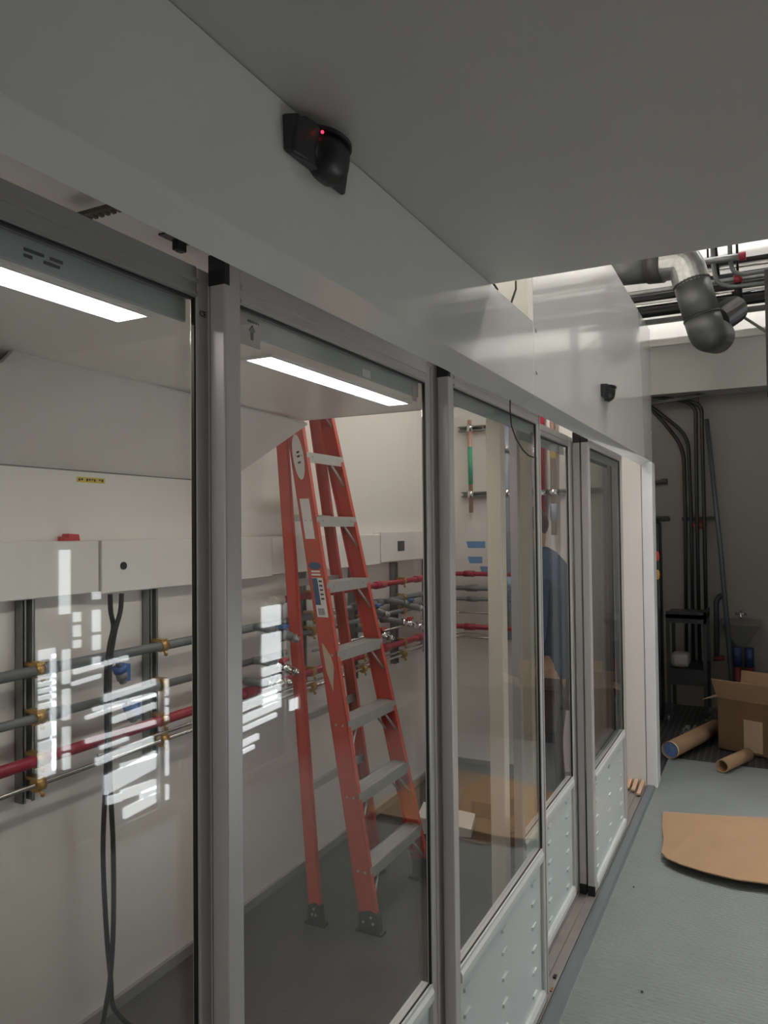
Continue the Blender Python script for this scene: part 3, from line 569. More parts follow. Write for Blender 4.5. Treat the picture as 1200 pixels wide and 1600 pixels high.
# ------------------------------------------------------------------ ladder
t = thing('step_ladder', 'tall orange fibreglass step ladder standing inside the enclosure', 'ladder', (-1.6, 3.2, 0))
SL, X0 = -.2, -1.51
def LX(z): return X0+SL*z
def yl(z): return 2.905+.050*z
def yr(z): return 3.497-.062*z
ZT = 2.86
def rail(name, side, front=True):
    bm = BM()
    if front: w, x_ = .088, LX
    else: w = .058; x_ = lambda z: -1.778-.118*z-.0
    yf = yl if side < 0 else yr
    if not front: yf = (lambda z: 2.862+.062*z) if side < 0 else (lambda z: 3.470-.055*z)
    s = -side; fl = .028 if front else .022; th = .004
    for (a0, a1, b0, b1) in ((0, w, 0, th), (0, th, 0, fl), (w-th, w, 0, fl)):   # web, front flange, rear flange
        lo = .055; P = []
        for z in (lo, ZT): P.append([(x_(z)-a0, yf(z)+s*b0, z), (x_(z)-a1, yf(z)+s*b0, z), (x_(z)-a1, yf(z)+s*b1, z), (x_(z)-a0, yf(z)+s*b1, z)])
        vs = [bm.verts.new(p) for q in P for p in q]
        for f in ((0, 1, 2, 3), (7, 6, 5, 4), (0, 4, 5, 1), (1, 5, 6, 2), (2, 6, 7, 3), (3, 7, 4, 0)): bm.faces.new([vs[i] for i in f])
    r_ = obj(name, bm, M_ORG, t)
    bm = BM(); z = .0; xx = x_(0.05); y = yf(.05)
    o = -s*.004
    pl = [(xx+.01, .0), (xx-w-.006, .0), (xx-w-.002, .085), (xx-w*.5, .10), (xx+.002, .09)]
    prism(bm, [(a, 0, b) for a, b in pl], V((0, y+o, 0)), V((0, y+s*(fl+.003), 0)))
    box(bm, xx-w-.02, xx+.02, min(y+o, y+s*(fl+.012)), max(y+o, y+s*(fl+.012)), .0, .012)
    obj('foot', bm, M_RUB, r_, 'dark rubber shoe')
    bm = BM()
    for (dx, dz) in ((-.02, .05), (-w+.02, .05), (-.03, .075)): tube(bm, [(xx+dx, y+o, dz), (xx+dx, y+o*2.0, dz)], .006, 8)
    obj('foot_rivet', bm, M_STEEL, r_)
    return r_
FL = rail('front_rail', -1); FR = rail('front_rail', 1); RL = rail('rear_rail', -1, False); RR = rail('rear_rail', 1, False)
for k in range(9):
    z = .272+.3085*k; d = .085; x = LX(z)
    if z > ZT-.1: break
    bm = BM(); y0, y1 = yl(z)+.005, yr(z)-.005
    box(bm, x-d, x+.004, y0, y1, z-.005, z); box(bm, x+.001, x+.005, y0, y1, z-.048, z); box(bm, x-d, x-d+.003, y0, y1, z-.03, z)
    for j in range(7): box(bm, x-d+.008+j*.0115, x-d+.012+j*.0115, y0, y1, z, z+.0018)
    for j in (.15, .85): tube(bm, [(x+.005, y0+(y1-y0)*j, z-.02), (x+.008, y0+(y1-y0)*j, z-.02)], .005, 8)
    obj('step', bm, M_STEP, t)
    if k < 8:
        bm = BM()
        for yy, s in ((y0, 1), (y1, -1)):
            for xo in ((-.008, -.07) if k < 3 else (-.008,)):
                if k > 2 and s > 0: continue
                a = V((x+xo, yy+s*.10, z-.045)); b = V((x+xo+.02, yy+s*.002, z-.15)); tube(bm, [a, b], .0055, 6)
        obj('knee_brace', bm, M_STEP, t)
    # rear bar
    xr = -1.778-.118*z-.03
    if k in (1, 2, 4, 5, 7):
        bm = BM(); box(bm, xr-.012, xr+.012, 2.862+.062*z+.004, 3.470-.055*z-.004, z-.02, z+.012); obj('rear_bar', bm, M_STEP, t)
bm = BM(); box(bm, LX(ZT)-.16, LX(ZT)+.03, yl(ZT)-.012, yr(ZT)+.012, ZT, ZT+.05); bev(bm, .006); obj('top_cap', bm, M_ORG, t)
# rivets
bm = BM()
for k in range(9):
    z = .272+.3085*k
    for dx, dz in ((-.02, -.018), (-.055, -.018)): tube(bm, [(LX(z)+dx, yl(z)+.002, z+dz), (LX(z)+dx, yl(z)-.003, z+dz)], .0055, 8)
    tube(bm, [(LX(z)-.002, yr(z)-.012, z-.02), (LX(z)+.004, yr(z)-.012, z-.02)], .005, 8)
obj('rivet', bm, M_STEP, t)
def on_web(bm, pl, z, off=.001, th=.001):   # pl: (distance back from the front edge, dz) outlines on the outer face of the left front rail
    prism(bm, [(LX(z+b)-a, yl(z+b)-off, z+b) for a, b in pl], V((0, 0, 0)), V((0, -th, 0)))
bm = BM(); on_web(bm, [(.044+.030*math.sin(a), .11*math.cos(a)) for a in [k*2*math.pi/24 for k in range(24)]], 2.10); obj('oval_label', bm, M_PAPER, t, 'white oval label')
bm = BM()
for dz in (.02, 0, -.03): on_web(bm, [(.034, dz), (.050, dz-.004), (.050, dz+.006), (.034, dz+.010)], 2.10, .0022)
obj('label_print', bm, M_INK, t)
bm = BM(); on_web(bm, [(.02, -.09), (.072, -.09), (.072, .10), (.02, .10)], 1.80); obj('blank_label', bm, M_PAPER, t, 'blank white rectangular label')
bm = BM(); on_web(bm, [(.044+.034*math.sin(a), .017*math.cos(a)) for a in [k*2*math.pi/20 for k in range(20)]], 1.585); obj('oval_logo', bm, M_DKBL, t, 'dark blue oval logo')
bm = BM()
for dz in (-.03, -.045): on_web(bm, [(.02, dz), (.068, dz), (.068, dz+.008), (.02, dz+.008)], 1.585)
obj('label_print', bm, M_PAPER, t)
bm = BM(); on_web(bm, [(.012, -.09), (.070, -.09), (.070, .09), (.012, .09)], 1.44); obj('safety_label', bm, M_PAPER, t, 'white safety label with a navy half')
bm = BM(); on_web(bm, [(.041, -.035), (.069, -.035), (.069, .088), (.041, .088)], 1.44, .0022); obj('label_panel', bm, M_DKBL, t, 'navy half of the safety label')
bm = BM()
for k in range(5): on_web(bm, [(.018, .07-k*.02), (.035, .07-k*.02), (.035, .078-k*.02), (.018, .078-k*.02)], 1.44, .0022)
for k in range(7): on_web(bm, [(.028+k*.005, -.08), (.030+k*.005, -.08), (.030+k*.005, -.05), (.028+k*.005, -.05)], 1.44, .0022)
obj('label_print', bm, M_INK, t)
bm = BM(); on_web(bm, [(.068, .10), (.062, .10), (.030, .045), (.022, .0), (.045, -.11), (.066, -.02)], 1.13, .002, .002); obj('torn_tape', bm, M_TAN, t, 'torn strip of tan tape')
# ------------------------------------------------------------------ person
t = thing('person', 'person in a dark blue jacket and grey jeans standing inside behind the narrow door', 'person', (-1.12, 4.35, .0112))
def skin(name, vs, es, m, parent, sub=2):
    me = bpy.data.meshes.new(name); base = wloc(parent); me.from_pydata([V(v[0])-base for v in vs], es, []); o = bpy.data.objects.new(name, me); COL.objects.link(o); o.parent = parent
    md = o.modifiers.new('skin', 'SKIN'); md.use_smooth_shade = True
    for i, v in enumerate(vs):
        r = v[1]; me.skin_vertices[0].data[i].radius = r if isinstance(r, tuple) else (r, r)
    me.skin_vertices[0].data[0].use_root = True
    s = o.modifiers.new('sub', 'SUBSURF'); s.levels = sub; s.render_levels = sub
    me.materials.append(m); dg = bpy.context.evaluated_depsgraph_get(); dg.update()
    me2 = bpy.data.meshes.new_from_object(o.evaluated_get(dg)); o.modifiers.clear(); o.data = me2; me2.name = name
    for p in me2.polygons: p.use_smooth = True
    return o
px_, py_ = -1.12, 4.30     # faces the back wall (-x), leaning forward a little
def PP(f, s, z): return V((px_-f, py_+s, z))      # forward, sideways, height
body = [(PP(0, 0, .94), .12), (PP(.01, 0, 1.15), .12), (PP(.02, 0, 1.38), .125), (PP(.05, 0, 1.54), .07), (PP(.08, 0, 1.61), .068), (PP(.10, 0, 1.69), (.095, .105)), (PP(.11, 0, 1.79), (.095, .105))]
es = [(0, 1), (1, 2), (2, 3), (3, 4), (4, 5), (5, 6)]
for s in (-1, 1):
    n = len(body); body += [(PP(.02, s*.17, 1.45), .045), (PP(.0, s*.23, 1.18), .036), (PP(.07, s*.22, .93), .027), (PP(.08, s*.215, .90), (.022, .03)), (PP(.09, s*.21, .84), (.034, .013))]
    es += [(2, n), (n, n+1), (n+1, n+2), (n+2, n+3), (n+3, n+4)]
    for q, (df, l) in enumerate(((.024, .062), (.008, .072), (-.008, .068), (-.022, .052))):
        i = len(body); body += [(PP(.09+df, s*.21, .81), .0085), (PP(.095+df, s*.205, .81-l*.6), .0078), (PP(.10+df, s*.19, .81-l*.95), .007)]; es += [(n+4, i), (i, i+1), (i+1, i+2)]
    i = len(body); body += [(PP(.12, s*.20, .87), .010), (PP(.135, s*.19, .835), .008)]; es += [(n+3, i), (i, i+1)]
    n = len(body); body += [(PP(0, s*.09, .86), .08), (PP(.02, s*.11, .50), .052), (PP(-.02, s*.12, .10), .035), (PP(.10, s*.12, .05), .03)]; es += [(0, n), (n, n+1), (n+1, n+2), (n+2, n+3)]
bd = skin('body', body, es, M_SKIN, t)
# face details joined as parts
bm = BM(); c = PP(.105, 0, 1.745)
bmesh.ops.create_uvsphere(bm, u_segments=20, v_segments=14, radius=.1, matrix=Matrix.Translation(c+V((.012, 0, .03))) @ Matrix.Diagonal((1.02, .84, 1.02, 1)))
for v in list(bm.verts):
    if v.co.x < c.x-.045 and v.co.z < c.z+.055: bm.verts.remove(v)
for f in bm.faces: f.smooth = True
obj('hair', bm, M_HAIR, t)
bm = BM(); tube(bm, [c+V((-.098, 0, .012)), c+V((-.118, 0, -.018))], .011, 8); obj('nose', bm, M_SKIN, t)
for s in (-1, 1):
    bm = BM(); bmesh.ops.create_icosphere(bm, subdivisions=2, radius=.011, matrix=Matrix.Translation(c+V((-.088, s*.032, .018)))); obj('eye', bm, M_PAPER, t)
    bm = BM(); bmesh.ops.create_icosphere(bm, subdivisions=2, radius=.02, matrix=Matrix.Translation(c+V((.0, s*.088, 0))) @ Matrix.Diagonal((.7, .35, 1.4, 1))); obj('ear', bm, M_SKIN, t)
bm = BM(); box(bm, c.x-.096, c.x-.088, c.y-.025, c.y+.025, c.z-.052, c.z-.044); obj('mouth', bm, mat('lips', (.35, .14, .12)), t)
jk = [(PP(0, 0, .86), (.155, .20)), (PP(.005, 0, 1.05), (.145, .19)), (PP(-.01, 0, 1.30), (.165, .20)), (PP(.0, 0, 1.53), (.15, .185)), (PP(.05, 0, 1.66), (.085, .09))]
es = [(0, 1), (1, 2), (2, 3), (3, 4)]
for s in (-1, 1):
    n = len(jk); jk += [(PP(.02, s*.19, 1.47), .078), (PP(.0, s*.245, 1.18), .058), (PP(.04, s*.235, 1.05), .05), (PP(.07, s*.225, .95), .042)]; es += [(3, n), (n, n+1), (n+1, n+2), (n+2, n+3)]
skin('jacket', jk, es, M_JACK, t)
tr = [(PP(0, 0, .92), (.12, .16))]; es = []
for s in (-1, 1):
    n = len(tr); tr += [(PP(0, s*.095, .82), .098), (PP(.03, s*.115, .50), .075), (PP(-.01, s*.12, .12), .062)]; es += [(0, n), (n, n+1), (n+1, n+2)]
skin('trousers', tr, es, M_JEAN, t)
for s in (-1, 1):
    bm = BM(); cc = PP(.05, s*.12, 0); vs = box(bm, cc.x-.15, cc.x+.12, cc.y-.05, cc.y+.05, .0112, .09)
    for v in vs:
        if v.co.x < cc.x-.1 and v.co.z > .05: v.co.z = .05
    bev(bm, .02, 3); obj('shoe', bm, M_RUB, t)
# ------------------------------------------------------------------ floor cardboard outside
P = [atz(*p, .02) for p in ((1036, 1267), (1110, 1272), (1200, 1277))]+[V((.55, 5.12, .02)), V((.60, 4.05, .02))]+[atz(*p, .02) for p in ((1200, 1390), (1150, 1384), (1100, 1371), (1062, 1358), (1042, 1348), (1034, 1338), (1037, 1310), (1034, 1290))]
bm = BM(); A_ = [bm.verts.new(V((p.x, p.y, .010+.030*max(0, (4.62-p.y)/.5)))) for p in P]; B_ = [bm.verts.new(v.co+V((0, 0, .006))) for v in A_]
bm.faces.new(A_[::-1]); bm.faces.new(B_)
for i in range(len(P)): bm.faces.new((A_[i], A_[(i+1) % len(P)], B_[(i+1) % len(P)], B_[i]))
tag(obj('cardboard_sheet', bm, M_CARD, loc=(0, 4.6, .0)), 'large tan cardboard sheet with a curled torn edge on the grey tread plate floor', 'cardboard')
for k, (px, py, lb) in enumerate(((918, 1622, ''), (1003, 1551, 'tiny dark speck on the tread plate floor, the nearest one'), (990, 1387, 'tiny dark speck on the tread plate floor between the track and the cardboard'))):
    if not lb: continue
    p = atz(px, py, 0); bm = BM(); bmesh.ops.create_icosphere(bm, subdivisions=1, radius=.006, matrix=Matrix.Translation((p.x, p.y, .004)) @ Matrix.Diagonal((1, 1.3, .6, 1)))
    tag(obj('debris_chip', bm, M_BLK, loc=(p.x, p.y, 0)), lb, 'debris')
# cardboard box
t = thing('cardboard_box', 'open brown cardboard box with a raised flap and packing tape', 'box', (.05, 6.5, 0))
a = V((-.36, 6.52, 0)); u = V((.93, -.36, 0)).normalized(); w = V((.36, .93, 0)).normalized(); hgt = .40; L_ = .75; Wd = .42; tk = .006
def bx(o0, du, dw, z0, z1, bm): prism(bm, [o0, o0+u*du, o0+u*du+w*dw, o0+w*dw], V((0, 0, z0)), V((0, 0, z1)))
bm = BM(); bx(a, L_, tk, .0, hgt, bm); bx(a+w*(Wd-tk), L_, tk, .0, hgt, bm); bx(a, tk, Wd, .0, hgt, bm); bx(a+u*(L_-tk), tk, Wd, .0, hgt, bm); bx(a, L_, Wd, 0, tk, bm)
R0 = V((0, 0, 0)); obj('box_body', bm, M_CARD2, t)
def flap(p, q, out, up, ln, lb=None):
    bm = BM(); d = (out*ln+V((0, 0, up))); pp = [p, q, q+d, p+d]; nn = (q-p).cross(d).normalized()*.005; prism(bm, pp, V((0, 0, 0)), nn); obj('flap', bm, M_CARD, t, lb)
z_ = V((0, 0, hgt))
flap(a+z_, a+u*L_+z_, -w, .16, .10); flap(a+w*Wd+z_, a+u*L_+w*Wd+z_, w, .15, .04); flap(a+z_, a+w*Wd+z_, -u, -.04, .12); flap(a+u*L_+z_, a+u*L_+w*Wd+z_, u, .05, .15)
bm = BM(); q = a+u*.20-w*.0015; prism(bm, [q, q+u*.14, q+u*.14+V((0, 0, .24)), q+V((0, 0, .24))], V((0, 0, .02)), V((0, 0, .02))-w*.001); obj('packing_tape', bm, M_CARDL, t)
# cardboard tubes
def ctube(p, q, r, label, blue=False):
    t = thing('cardboard_tube', label, 'tube', p, 'cardboard tubes on the floor'); d = (q-p).normalized(); n = 24; bm = BM()
    o = tube(bm, [p, q], r, n, cap=False); i = tube(bm, [p, q], r-.006, n, cap=False)
    for k in range(n): bm.faces.new((o[0][k], o[0][(k+1) % n], i[0][(k+1) % n], i[0][k])); bm.faces.new((o[1][k], o[1][(k+1) % n], i[1][(k+1) % n], i[1][k]))
    obj('tube_wall', bm, M_CARD, t)
    if blue:
        bm = BM(); tube(bm, [p+d*.012, p+d*.02], r-.006, n); c = p+d*.006
        for k in range(3):
            an = k*math.pi/3; s = d.orthogonal().normalized(); b = d.cross(s); v = s*math.cos(an)+b*math.sin(an); tube(bm, [c-v*(r-.008)+d*.006, c+v*(r-.008)+d*.006], .004, 6)
        obj('end_cap', bm, M_CAPB, t, 'blue plastic end cap')
        bm = BM(); o = tube(bm, [p-d*.002, p+d*.006], r+.003, n, cap=False); obj('cap_rim', bm, M_WHITE, t)
    else: bm = BM(); tube(bm, [p+d*.25, p+d*.255], r-.007, n); obj('tube_shade', bm, M_BLK, t, 'black disc standing for the shade inside the tube')  # black disc in the open tube paints its shaded inside
p = atz(1047, 1172, .068); ctube(p, p+V((.27, .84, .0)), .062, 'long cardboard tube with a blue end cap beside the white corner post', True)
p = atz(1128, 1197, .048); ctube(p, p+V((.16, .38, 0)), .045, 'short open cardboard tube in front of the cardboard box')
# plastic film and clutter on the grating
bm = BM(); n = 14; g = [[bm.verts.new((-.665+i*.012, 6.50+j*.04, .01+.035*random.random()*(1 if 0 < i < n-1 else .2))) for j in range(n)] for i in range(n)]
for i in range(n-1):
    for j in range(n-1): bm.faces.new((g[i][j], g[i+1][j], g[i+1][j+1], g[i][j+1]))
sm_ = obj('plastic_film', bm, mat('plastic_film', (.16, .165, .16), rough=.25), loc=(-.45, 6.8, 0)); md = sm_.modifiers.new('s', 'SOLIDIFY'); md.thickness = .002
tag(sm_, 'crumpled grey plastic film on the dark grating behind the blue capped tube', 'plastic film')
# ------------------------------------------------------------------ far wall: black pipes, rack, leaning pole
YW = 7.9
def bpipe(pts, r, label, m=M_BLKM):
    YB = {'l': 7.93, 's': 7.88, 't': 7.83, 'r': 7.78}[label[0]]; P = [aty(px, py, YB) for px, py in pts]; P = [p if isinstance(p, V) else V(p) for p in P]; bm = BM(); tube(bm, bend(P, .15), r, 12)
    tag(obj('black_pipe', bm, m, loc=P[-1]), label, 'pipe', 'black upright pipes on the far wall')
bpipe([(990, 612), (1027, 648), (1068, 698), (1071, 800), (1073, 1060)], .017, 'leftmost of the four black upright pipes, bending off to the upper left')
bpipe([(990, 616), (1030, 645), (1075, 680), (1080, 800), (1084, 1060)], .017, 'second black upright pipe from the left, bending off to the upper left')
bpipe([(1000, 616), (1075, 628), (1087, 640), (1089, 800), (1094, 1060)], .018, 'third black upright pipe from the left with a pale joint')
bpipe([(1075, 626), (1096, 634), (1100, 800), (1106, 1085)], .018, 'rightmost of the four black upright pipes')
t = thing('pipe_rack', 'black overhead bracket arm carrying the black pipes near the beam', 'bracket', aty(1060, 622, 7.8))
P = [aty(1000, 634, 7.8), aty(1101, 617, 7.8)]; bm = BM(); tube(bm, P, .022, 4, smooth=False); obj('arm', bm, M_BLKM, t)
P = [aty(1090, 598, 7.8), aty(1092, 640, 7.8)]; bm = BM(); tube(bm, P, .005, 6); tube(bm, [P[0]*.8+P[1]*.2, P[0]*.7+P[1]*.3], .018, 8); obj('hanger_rod', bm, M_BLKM, t)
t = thing('pipe_support', 'black level support bar across the black pipes with a red rag', 'bracket', aty(1095, 812, 7.95))
P = [aty(1066, 811, 7.95), aty(1118, 810, 7.95)]; bm = BM(); tube(bm, P, .025, 4, smooth=False); obj('support_bar', bm, M_BLKM, t)
bm = BM(); c = aty(1094, 820, 7.86); bmesh.ops.create_icosphere(bm, subdivisions=2, radius=.055, matrix=Matrix.Translation(c) @ Matrix.Diagonal((1.2, .4, .7, 1)))
for v in bm.verts: v.co += V((random.uniform(-.012, .012), 0, random.uniform(-.012, .012)))
obj('red_rag', bm, mat('dark_red_rag', (.20, .03, .02)), t, 'dark red rag')
P = [aty(1104, 655, 7.88), aty(1125, 850, 7.82), aty(1148, 1095, 7.72)]; P[2].z = .0; bm = BM(); tube(bm, P, .022, 12); tag(obj('leaning_pole', bm, mat('grey_pole', (.075, .09, .10), rough=.4), loc=P[2]), 'dark grey pole leaning on the far wall right of the black pipes', 'pole')
for (a_, b_, lb) in (((1012, 755), (1043, 752), 'short dark wall bracket high up beside the white corner post'),):
    P = [aty(*a_, 7.95), aty(*b_, 7.95)]; bm = BM(); tube(bm, P, .022, 8); tube(bm, [P[1]-V((.06, 0, 0)), P[1]], .028, 8); tag(obj('wall_bracket', bm, mat('dark_brown', (.05, .04, .035)), loc=P[0]), lb, 'bracket')
# black fan post with coloured spots, left edge of far area
t = thing('equipment_post', 'black equipment post with a red and a yellow light beside the white corner post', 'equipment', aty(1018, 1060, 7.2))
P0 = aty(1018, 815, 7.2); P1 = aty(1028, 1100, 7.2); bm = BM(); box(bm, P0.x-.12, P0.x+.065, 7.2, 7.4, 0, P0.z); bev(bm, .02); obj('cabinet', bm, M_BLKM, t)
bm = BM(); box(bm, P0.x-.1, P0.x+.14, 7.18, 7.4, P0.z, P0.z+.05); bev(bm, .015); obj('top_bracket', bm, M_BLKM, t)
for (px, py, m_, lb) in ((1031, 869, mat('red_light', (.75, .06, .04), rough=.3), 'red oval light'), (1032, 898, mat('yellow_light', (.72, .45, .08), rough=.3), 'yellow oval light')):
    c = aty(px, py, 7.195); c.x = min(c.x, P0.x+.045); bm = BM(); bmesh.ops.create_uvsphere(bm, u_segments=14, v_segments=10, radius=.045, matrix=Matrix.Translation(c) @ Matrix.Diagonal((.42, .25, 1, 1))); obj('light_lens', bm, m_, t, lb)
# cart
t = thing('utility_cart', 'black utility cart with a handle rail and lower shelf by the far wall', 'cart', (-.66, 7.3, 0))
bm = BM(); box(bm, -.80, -.47, 7.1, 7.6, .94, .975); box(bm, -.80, -.47, 7.1, 7.12, .90, 1.0); box(bm, -.49, -.47, 7.1, 7.6, .90, 1.0); obj('top_shelf', bm, M_BLK, t)
bm = BM(); box(bm, -.80, -.47, 7.1, 7.6, .36, .50); obj('lower_shelf', bm, M_BLK, t)
for x in (-.80, -.50):
    for y in (7.11, 7.57): bm = BM(); box(bm, x, x+.03, y, y+.03, .08, .95); obj('leg', bm, M_BLK, t)
for x in (-.785, -.485):
    for y in (7.125, 7.585): bm = BM(); tube(bm, [(x-.012, y, .042), (x+.012, y, .042)], .042, 14); obj('wheel', bm, M_RUB, t)
bm = BM(); box(bm, -.77, -.62, 7.15, 7.35, .501, .62); bev(bm, .03, 2); tag(obj('white_bag', bm, mat('bag', (.22, .21, .20)), loc=(-.7, 7.2, .501)), 'pale crumpled bag on the lower shelf of the black cart', 'bag')
# funnel sink, valves
t = thing('wall_sink', 'grey funnel shaped drain sink on the far wall', 'sink', aty(1158, 1020, 7.9))
c = aty(1158, 985, 7.9); bm = BM()
A_ = [bm.verts.new(c+V(p)) for p in ((-.17, .09, .10), (.17, .09, .10), (.17, -.12, .06), (-.17, -.12, .06))]; b = bm.verts.new(c+V((0, .05, -.22)))
bm.faces.new(A_)
for i in range(4): bm.faces.new((A_[i], A_[(i+1) % 4], b))
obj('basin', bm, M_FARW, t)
bm = BM(); tube(bm, bend([c+V((0, .09, .17)), c+V((0, .0, .17)), c+V((0, -.03, .12))], .03), .012, 8); tube(bm, [c+V((-.05, .06, .15)), c+V((.05, .06, .15))], .010, 8); obj('tap', bm, M_PSTL, t)
for (px, lb) in ((1153, 'red and blue upright valve pipe behind the cardboard box, left one'), (1172, 'red and blue upright valve pipe behind the cardboard box, right one')):
    c = aty(px, 1080, 7.9); t = thing('valve_pipe', lb, 'pipe', c, 'red and blue pipes behind the box')
    bm = BM(); tube(bm, [V((c.x, 7.9, .05)), V((c.x, 7.9, .42))], .036, 14); obj('lower_pipe', bm, mat('deep_red', (.16, .02, .02)), t, 'dark red lower half')
    bm = BM(); tube(bm, [V((c.x, 7.9, .42)), V((c.x, 7.9, .60))], .040, 14); obj('upper_pipe', bm, mat('deep_blue', (.02, .05, .13)), t, 'dark blue upper half')
P = [aty(1128, 930, 7.93), aty(1119, 938, 7.9), aty(1120, 1025, 7.9)]; bm = BM(); tube(bm, bend(P, .05), .024, 10); tag(obj('drain_pipe', bm, mat('dark_grey_pipe', (.05, .05, .06)), loc=P[2]), 'short bent dark drain pipe left of the leaning pole', 'pipe')
P = [aty(1115, 1030, 7.88), aty(1132, 1028, 7.88)]; bm = BM(); tube(bm, P, .022, 8); tag(obj('red_valve', bm, mat('deep_red', (.16, .02, .02)), loc=P[0]), 'small dark red valve handle at the foot of the bent drain pipe', 'valve')
# ------------------------------------------------------------------ overhead duct and pipes
t = thing('ventilation_duct', 'round galvanised ventilation duct coming from under the soffit and bending down', 'duct', aty(1070, 420, 6.2))
YD = 6.2
a = aty(930, 425, 6.35); b = aty(1070, 408, 6.2); c = aty(1104, 518, 6.2); r = .134
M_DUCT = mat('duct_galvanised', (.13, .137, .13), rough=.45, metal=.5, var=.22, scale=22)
bm = BM(); tube(bm, [a, a+(b-a)*.62], r, 28); obj('duct_run', bm, M_DUCT, t)
bm = BM(); q0 = a+(b-a)*.62; tube(bm, [q0, q0+(b-a)*.16], r*1.08, 28); obj('duct_collar', bm, mat('duct_dark', (.07, .07, .065), rough=.5, metal=.3), t)
pts = bend([q0+(b-a)*.16, b, b+(c-b)*.34], .16, 3)
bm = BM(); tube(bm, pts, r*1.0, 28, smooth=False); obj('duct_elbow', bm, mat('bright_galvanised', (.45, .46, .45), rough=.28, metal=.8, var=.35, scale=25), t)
bm = BM(); tube(bm, [b+(c-b)*.30, b+(c-b)*.80], r, 28); obj('duct_drop', bm, M_DUCT, t)
for f in (.32, .80): bm = BM(); tube(bm, [b+(c-b)*(f-.012), b+(c-b)*(f+.012)], r*1.03, 28); obj('duct_seam', bm, mat('seam_dark', (.07, .07, .065), metal=.4), t)
d = (c-b).normalized(); c0 = b+(c-b)*.80; e = c+V((.02, .10, .0)); bm = BM(); tube(bm, bend([c0, c+d*.02, c+d*.02+V((.05, .34, .05))], .12, 6), r, 28); obj('duct_end_elbow', bm, M_DUCT, t)
for hx, hy in ((-1.3, 6.30), (-.75, 6.22)):
    bm = BM(); tube(bm, [(hx, hy, 3.80), (hx, hy, 4.60)], .006, 6); obj('hanger_rod', bm, M_BLKM, t)
bm = BM(); h0 = aty(1117, 503, 6.50); h1 = aty(1146, 484, 6.8); k_ = 15
pp = [h0+(h1-h0)*(i/(k_*2)) for i in range(k_*2+1)]; tube(bm, pp, .1, 20, radii=[.095 if i % 2 else .115 for i in range(k_*2+1)], smooth=False); obj('flexible_hose', bm, mat('flex', (.10, .10, .10), rough=.25, metal=.6), t, 'black ribbed flexible hose')
# long overhead pipes, along x
OP = [((1020, 497), (1210, 452), .045, M_BLKM, 'thick black overhead pipe, lowest of the bundle'), ((1020, 484), (1210, 441), .035, M_CHROME, 'shiny overhead pipe above the lowest black one'),
      ((1020, 473), (1210, 432), .035, M_BLKM, 'black overhead pipe in the middle of the bundle'), ((1020, 462), (1210, 421), .026, M_STEEL, 'thin galvanised overhead pipe in the middle of the bundle'),
      ((1100, 442), (1210, 418), .030, mat('navy_pipe', (.015, .02, .05), rough=.3), 'dark navy overhead pipe right of the duct'), ((1090, 430), (1210, 403), .024, M_CHROME, 'thin shiny overhead pipe second from the top'), ((1090, 421), (1210, 396), .026, M_BLKM, 'black overhead pipe, topmost of the bundle')]
for k, (pa, pb, rr, m_, lb) in enumerate(OP):
    y = 7.05+.05*k; P = [aty(*pa, y), aty(*pb, y)]; zm = (P[0].z+P[1].z)/2; bm = BM(); tube(bm, [(-3.4, y, zm), (2.25, y, zm)] if pa[0] < 1050 else [(P[0].x, y, zm), (2.25, y, zm)], rr, 14)
    tag(obj('overhead_pipe', bm, m_, loc=(P[0].x, y, zm)), lb, 'pipe', 'pipes running overhead across the hall')
for (pts, lb) in ((((1113, 385), (1115, 420), (1120, 442), (1140, 449), (1215, 440)), 'grey conduit dropping and bending right, nearer the duct'), (((1140, 375), (1141, 410), (1146, 425), (1160, 429), (1215, 420)), 'grey conduit dropping and bending right, the upper right one')):
    P = [aty(*p, 6.9) for p in pts]; P.insert(0, V((P[0].x, P[0].y, 6.19))); bm = BM(); tube(bm, bend(P, .06), .018, 10); tag(obj('conduit', bm, mat('conduit_grey', (.22, .23, .235), rough=.4, metal=.4), loc=P[0]), lb, 'conduit', 'bent conduits overhead')
P = [aty(1100, 409, 6.8), aty(1155, 401, 6.8)]; t = thing('capped_pipe', 'short grey pipe with a red end cap near the overhead conduits', 'pipe', P[0])
bm = BM(); tube(bm, P, .028, 12); obj('pipe_run', bm, M_STEEL, t); bm = BM(); tube(bm, [(P[0].x+.03, 6.8, P[0].z), (P[0].x+.03, 6.8, 6.19)], .008, 8); obj('hanger_rod', bm, M_BLKM, t)
bm = BM(); tube(bm, [P[1], P[1]+V((.05, 0, .0))], .035, 12); obj('end_cap', bm, M_PRED, t, 'red end cap')
P = [aty(1151, 380, 6.96), aty(1154, 470, 6.96)]; t = thing('hanger_post', 'dark hanger rod with red fittings crossing the overhead pipes', 'hanger', P[1])
bm = BM(); tube(bm, [P[0]+V((0, 0, .4)), P[0]*.4+P[1]*.6], .010, 8); obj('rod', bm, M_BLKM, t)
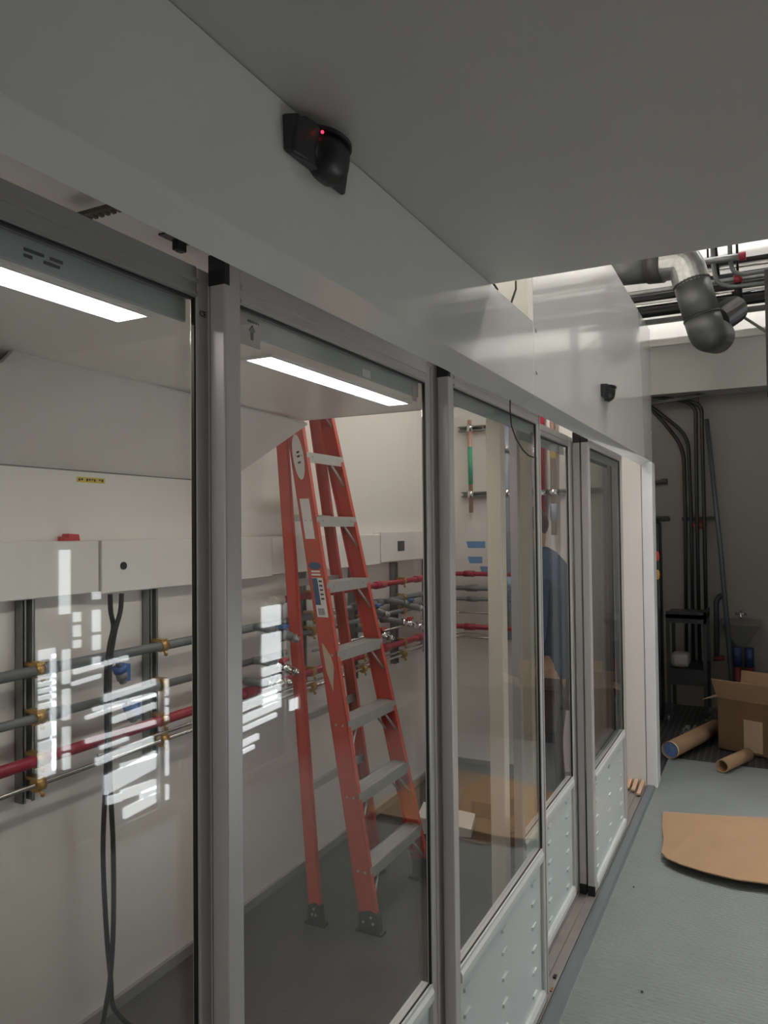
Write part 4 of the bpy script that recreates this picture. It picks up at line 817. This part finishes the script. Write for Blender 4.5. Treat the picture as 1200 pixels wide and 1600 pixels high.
bm = BM(); tube(bm, [P[0]*.45+P[1]*.55, P[1]-V((0, 0, .0))], .032, 8); obj('post', bm, M_BLKM, t)
bm = BM(); tube(bm, [P[0]*.44+P[1]*.56, P[0]*.3+P[1]*.7], .036, 10); obj('red_fitting', bm, M_PRED, t, 'red fitting')
P = [aty(1110, 372, 6.95), aty(1120, 432, 6.95)]; bm = BM(); tube(bm, [P[0]+V((0, 0, .3)), P[1]], .026, 8); tag(obj('hanger_strap', bm, M_BLKM, loc=P[1]), 'black hanger strap behind the nearer conduit', 'hanger')
P = [aty(1138, 480, 6.9), aty(1203, 522, 6.9)]; bm = BM(); tube(bm, P, .012, 10); tag(obj('brace_rod', bm, mat('olive_rod', (.24, .24, .20), rough=.4), loc=P[1]), 'slanting thin brace rod right of the duct end', 'rod')
# strut frame at the right edge, holding the pipes
P0 = aty(1203, 470, 6.6); bm = BM(); box(bm, P0.x-.035, P0.x+.035, 6.56, 6.64, 2.75, 3.75); tag(obj('hanging_post', bm, M_BLKM, loc=(P0.x, 6.6, 2.75)), 'dark hanging post at the right edge beside the beam', 'post')
P = [aty(1005, 505, 7.3), aty(1215, 478, 7.3)]; bm = BM(); tube(bm, P, .03, 4, smooth=False); tag(obj('strut_rail', bm, M_STRUT, loc=P[0]), 'level strut rail under the overhead pipes, above the beam', 'strut')
bm = BM(); box(bm, -3.4, 2.25, 7.0, 7.6, 4.55, 4.62); tag(obj('cable_tray', bm, M_ALUD, loc=(0, 7.3, 4.55)), 'grey cable tray high above the overhead pipes', 'tray')
# wires over the low fascia
for k, (pa, pb) in enumerate((((769, 440), (777, 452)), ((806, 452), (797, 478)))):
    P = [atx(*pa, -.78), atx(*pb, -.78)]; bm = BM(); tube(bm, [P[0]+V((0, 0, .03)), P[0], P[1], V((P[1].x-.03, P[1].y, 2.252))], .004, 6)
    tag(obj('loose_wire', bm, M_BLK, loc=P[0]), ('short black wire end above the low fascia, left one' if k == 0 else 'short black wire end above the low fascia, beside the pale post'), 'wire')
